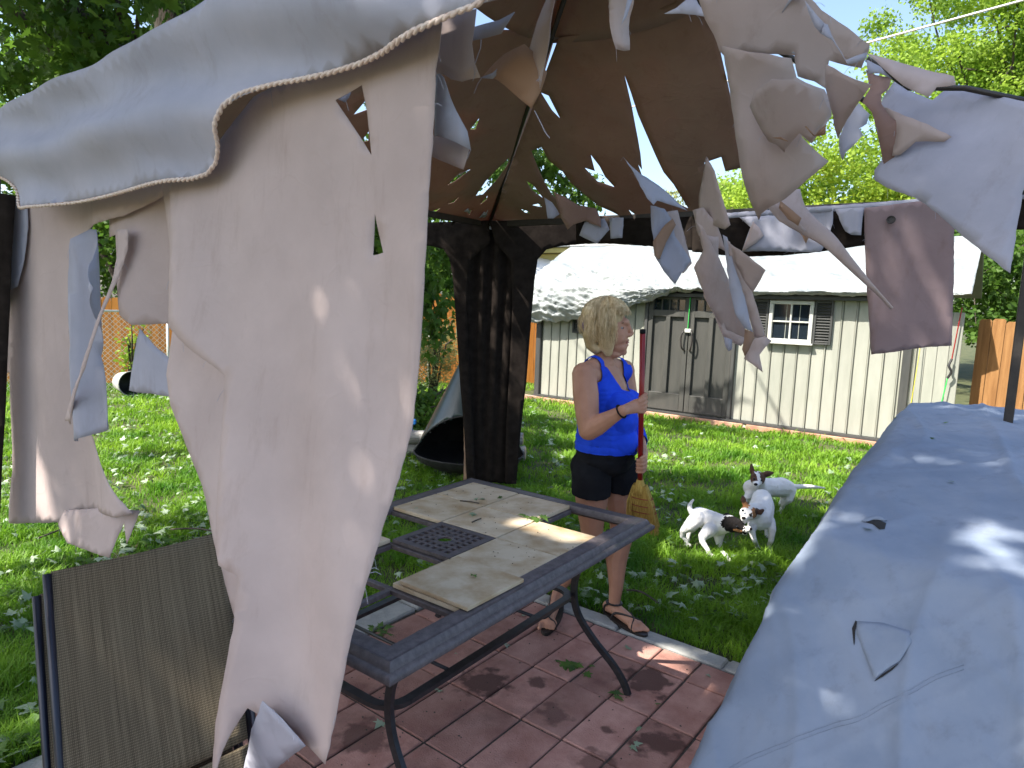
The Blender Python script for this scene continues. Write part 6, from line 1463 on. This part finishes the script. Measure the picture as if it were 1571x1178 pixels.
# wrist band and necklace
wc = elR.lerp(wrR, .93); wa_ = (wrR - elR).normalized(); u_ = wa_.orthogonal().normalized(); w_ = wa_.cross(u_)
b = MB(); b.tube([wc + u_ * .030 * math.cos(t) + w_ * .030 * math.sin(t) for t in [k * 2 * math.pi / 20 for k in range(21)]], [(.003, .006)] * 21, 6, cap=False, flat=wa_); b.build('wrist_band', M['blackcloth'], wo, True)
NP_ = []
bmt = BVHTree.FromPolygons([V(v.co) + off for v in bme.vertices], [tuple(p.vertices) for p in bme.polygons])
for k in range(13):
    t = (k - 6) / 6; p = Fo(cT, .10, .062 * t, .02 + .095 * abs(t) ** 1.1); q, nn_, _, _ = bmt.find_nearest(p); NP_.append(q + nn_ * .002)
b = MB(); b.tube(NP_, .0013, 5); b.build('necklace', M['steel'], wo, True)
b = MB(); q = NP_[6]; b.box(q + F_ * .003 - V((0, 0, .006)), (.004, .009, .011), (F_, SR, ZU), .001); b.build('pendant', M['steel'], wo)

# ------------------------------------------------- BROOM
br = empty('broom', st1, 'broom with red handle and yellow straw head held by the woman', 'broom')
ax = (st1 - st0).normalized()
b = MB(); b.tube([st0, st1 + ax * .03], .0125, 14); b.build('handle', M['red'], br, True)
b = MB(); b.tube([st0 - ax * .004, st0 + ax * .012], .0132, 14); b.build('handle_cap', M['blackcloth'], br, True)
hb0 = st1; wdir = V((.86, -.5, 0)); wdir = (wdir - ax * wdir.dot(ax)).normalized(); ndir = ax.cross(wdir)
b = MB(); b.tube([hb0 - ax * .01, hb0 + ax * .04, hb0 + ax * .07], [(.016, .016), (.03, .02), (.042, .022)], 12, flat=wdir); b.build('binding', M['straw'], br, True)
rg = random.Random(3); b = MB()
for k in range(420):
    u = rg.uniform(-1, 1); v = rg.uniform(-1, 1); p0 = hb0 + wdir * (u * .032) + ndir * (v * .014) + ax * .02; L = rg.uniform(.235, .275)
    p1 = hb0 + wdir * (u * .062 + .004) + ndir * (v * .020) + ax * .11; p2 = hb0 + wdir * (u * .082 + .016 + rg.uniform(-.006, .006)) + ndir * (v * .024) + ax * L
    b.tube([p0, p1, p2], [.0022, .0024, .0012], 4, cap=False)
o = b.build('bristles', M['straw'], br); o['kind'] = 'stuff'
for t in (.085, .125, .16):
    b = MB(); w = .045 + t * .16; pts_ = []
    for k in range(25): a = k * 2 * math.pi / 24; pts_.append(hb0 + ax * t + wdir * (w * math.cos(a) + t * .08) + ndir * (.024 * math.sin(a)))
    b.tube(pts_, .0022, 5, cap=False); b.build('stitching', M['red'], br, True)

# ================================================================== DOGS
def dog(label, items, patches, eyes, nose, base, extra=None, vox=.0055):
    root = empty('dog', base, label, 'dog'); off = wloc(root); bl = Blob()
    for ch_ in items: bl.chain(ch_, step=.3)
    me = bl.mesh('body', vox, 3); me.materials.clear(); me.materials.append(M['fur'])
    names = []
    for _, _, m in patches:
        if m not in names: names.append(m); me.materials.append(M[m])
    idx = np.zeros(len(me.polygons), dtype=np.int32)
    for i, p in enumerate(me.polygons):
        c = V(p.center)
        for pc, r, m in patches:
            rr = r if isinstance(r, tuple) else (r, r, r); q = c - pc
            if (q.x / rr[0]) ** 2 + (q.y / rr[1]) ** 2 + (q.z / rr[2]) ** 2 < 1 + .35 * noise.noise(c * 30) + .35 * noise.noise(c * 90): idx[i] = 1 + names.index(m)
    me.polygons.foreach_set('material_index', idx)
    vv = np.zeros(len(me.vertices) * 3); nn = np.zeros(len(me.vertices) * 3); me.vertices.foreach_get('co', vv); me.vertices.foreach_get('normal', nn)
    vv = vv.reshape(-1, 3); nn = nn.reshape(-1, 3)
    for k in range(len(vv)): vv[k] += nn[k] * .0022 * noise.noise(V((vv[k][0] * 70, vv[k][1] * 70, vv[k][2] * 40)))
    me.vertices.foreach_set('co', vv.ravel()); me.transform(Matrix.Translation(-off)); link('body', me, None, root, True)
    for e in eyes: blob_obj('eye', Blob().ball(e, .0085), M['pupil'], root, .002, 0)
    blob_obj('nose', Blob().ball(nose, (.015, .013, .011)), M['furblack'], root, .003, 1)
    return root
def dz(L, Y):     # crop units -> points, each (x, y, radius, depth)
    return [(at(1020 + x / 6.042, 690 + y / 6.042, d), r) for x, y, r, d in L]
def dp(x, y, d): return at(1020 + x / 6.042, 690 + y / 6.042, d)
def footz(p, z=.018): return V((p.x, p.y, max(z, p.z)))
# 1: left dog, black head, running to the right
Y1 = 4.47
def gfoot(x, y): return gnd(1020 + x / 6.042, 690 + y / 6.042, .016)
f1, f2, f3, f4 = gfoot(420, 980), gfoot(580, 1020), gfoot(200, 880), gfoot(225, 860)
d1 = [dz([(325, 622, .072, 4.60), (400, 650, .074, 4.54), (490, 690, .078, 4.47), (540, 690, .066, 4.43)], 0),
      dz([(540, 680, .060, 4.43), (600, 670, .050, 4.39)], 0), dz([(625, 690, .056, 4.36), (665, 700, .050, 4.34)], 0), dz([(690, 725, .034, 4.32), (745, 742, .026, 4.30), (775, 735, .022, 4.28)], 0), dz([(700, 750, .018, 4.32), (745, 775, .013, 4.30)], 0),
      [(dp(420, 740, 4.42), .050), (dp(350, 800, 4.38), .030), (dp(345, 850, 4.36), .021), (f1 + V((-.02, 0, .04)), .016), (f1, .018), (f1 + V((.018, -.012, -.002)), .015)],
      [(dp(500, 760, 4.50), .045), (dp(500, 850, 4.48), .024), (dp(520, 940, 4.46), .016), (f2 + V((-.012, .01, .03)), .014), (f2, .016), (f2 + V((.02, -.01, 0)), .013)],
      [(dp(300, 640, 4.52), .058), (dp(235, 700, 4.50), .045), (dp(170, 750, 4.52), .024), (dp(160, 800, 4.53), .016), (f3 + V((.0, 0, .03)), .014), (f3, .016), (f3 + V((.02, -.01, 0)), .013)],
      [(dp(300, 650, 4.66), .050), (dp(255, 720, 4.66), .034), (dp(222, 760, 4.66), .018), (f4 + V((0, 0.03, .02)), .013), (f4 + V((0, .03, 0)), .015)],
      dz([(255, 590, .022, 4.60), (230, 550, .018, 4.61), (228, 510, .015, 4.62), (262, 465, .009, 4.62)], 0),
      dz([(600, 640, .020, 4.40), (585, 600, .012, 4.43), (560, 590, .006, 4.45)], 0)]
hd = dp(645, 700, 4.33)
dog('white terrier with black head patch, leftmost of the three dogs, running right', d1, [(dp(630, 700, 4.33), (.078, .085, .066), 'furblack'), (dp(575, 590, 4.43), .03, 'furblack'), (dp(672, 752, 4.29), (.030, .03, .012), 'furtan'), (dp(745, 782, 4.28), .014, 'furblack')],
    [dp(668, 712, 4.285)], dp(790, 733, 4.27), (f1.x, f1.y, 0))
# ear of dog 1 lying on the black patch
# 2: middle dog, coming at the camera, head turned left
g1, g2, g3 = gfoot(970, 940), gfoot(862, 915), gfoot(945, 800)
d2 = [dz([(900, 450, .070, 4.86), (900, 520, .086, 4.72), (885, 600, .088, 4.58), (880, 640, .080, 4.50)], 0), dz([(860, 560, .060, 4.52), (800, 570, .054, 4.44)], 0),
      dz([(780, 580, .054, 4.40), (760, 592, .048, 4.37)], 0), dz([(755, 605, .034, 4.36), (735, 630, .024, 4.33), (733, 640, .021, 4.32)], 0), dz([(745, 650, .016, 4.35), (742, 672, .011, 4.33)], 0),
      dz([(748, 510, .018, 4.42), (728, 465, .020, 4.43), (722, 430, .009, 4.44)], 0), dz([(835, 570, .020, 4.40), (880, 580, .020, 4.39), (912, 558, .009, 4.38)], 0),
      [(dp(960, 660, 4.52), .045), (dp(995, 740, 4.46), .026), (dp(985, 840, 4.44), .019), (g1 + V((0, .012, .045)), .015), (g1, .019), (g1 + V((-.004, -.02, -.002)), .016)],
      [(dp(820, 680, 4.50), .042), (dp(805, 750, 4.43), .024), (dp(830, 840, 4.40), .017), (g2 + V((-.01, .01, .03)), .014), (g2, .018), (g2 + V((.006, -.016, -.002)), .015)],
      [(dp(940, 560, 4.86), .050), (dp(940, 680, 4.86), .030), (g3 + V((0, .02, .08)), .016), (g3, .016)], [(dp(840, 560, 4.88), .045), (dp(850, 680, 4.88), .028), (g3 + V((-.09, .05, .08)), .016), (g3 + V((-.09, .05, 0)), .016)],
      dz([(880, 420, .02, 4.98), (840, 440, .012, 5.02)], 0)]
dog('white terrier with tan and brown ears in the middle of the three, facing the camera', d2, [(dp(740, 510, 4.41), (.030, .05, .030), 'furtan'), (dp(722, 455, 4.42), .028, 'furbrown'), (dp(825, 585, 4.36), (.034, .04, .036), 'furtan'), (dp(880, 572, 4.37), (.034, .04, .03), 'furbrown'), (dp(712, 560, 4.34), (.010, .02, .014), 'furtan'), (dp(795, 603, 4.33), (.012, .02, .012), 'furblack')],
    [dp(724, 562, 4.325), dp(790, 602, 4.325)], dp(730, 632, 4.30), (g1.x, g1.y, 0))
# 3: rear dog
h1, h2, h3 = gfoot(1065, 575), gfoot(1120, 560), gfoot(700, 500)
d3 = [dz([(800, 350, .062, 5.12), (870, 350, .078, 5.16), (980, 350, .078, 5.22), (1080, 345, .080, 5.30), (1130, 365, .075, 5.34)], 0), dz([(860, 330, .058, 5.12), (862, 290, .052, 5.08)], 0),
      dz([(862, 262, .056, 5.06), (858, 272, .052, 5.03)], 0), dz([(853, 290, .036, 5.01), (846, 318, .025, 4.97), (844, 325, .022, 4.96)], 0), dz([(850, 340, .016, 4.98), (848, 356, .012, 4.97)], 0),
      dz([(822, 225, .022, 5.08), (806, 180, .018, 5.09), (802, 135, .009, 5.10)], 0), dz([(905, 240, .022, 5.06), (950, 222, .024, 5.05), (1000, 212, .010, 5.05)], 0),
      [(dp(1140, 380, 5.32), .060), (dp(1140, 450, 5.30), .042), (dp(1095, 500, 5.32), .022), (h1 + V((.02, 0, .04)), .016), (h1, .018), (h1 + V((-.02, -.01, 0)), .015)],
      [(dp(1110, 390, 5.42), .052), (dp(1110, 460, 5.44), .034), (dp(1070, 510, 5.44), .018), (h1 + V((.05, .10, .03)), .015), (h1 + V((.05, .10, 0)), .017)],
      [(dp(800, 390, 5.10), .042), (dp(760, 440, 5.06), .024), (h3 + V((.06, 0, .06)), .017), (h3 + V((.05, 0, 0)), .018)], [(dp(820, 390, 5.22), .040), (dp(800, 470, 5.22), .022), (h3 + V((.13, .05, .04)), .016), (h3 + V((.13, .05, 0)), .017)],
      dz([(1180, 345, .026, 5.38), (1260, 340, .020, 5.42), (1370, 342, .016, 5.45), (1480, 354, .008, 5.48)], 0)]
dog('white terrier with dark brown ears and long straight tail, rearmost of the three dogs', d3, [(dp(825, 250, 5.02), (.040, .05, .050), 'furbrown'), (dp(805, 170, 5.08), (.04, .04, .07), 'furbrown'), (dp(898, 255, 5.02), (.036, .05, .046), 'furbrown'), (dp(955, 222, 5.05), (.06, .05, .045), 'furbrown'), (dp(862, 235, 5.0), (.009, .06, .050), 'fur')],
    [dp(828, 270, 4.985), dp(893, 283, 4.985)], dp(843, 320, 4.935), (h1.x, h1.y, 0))
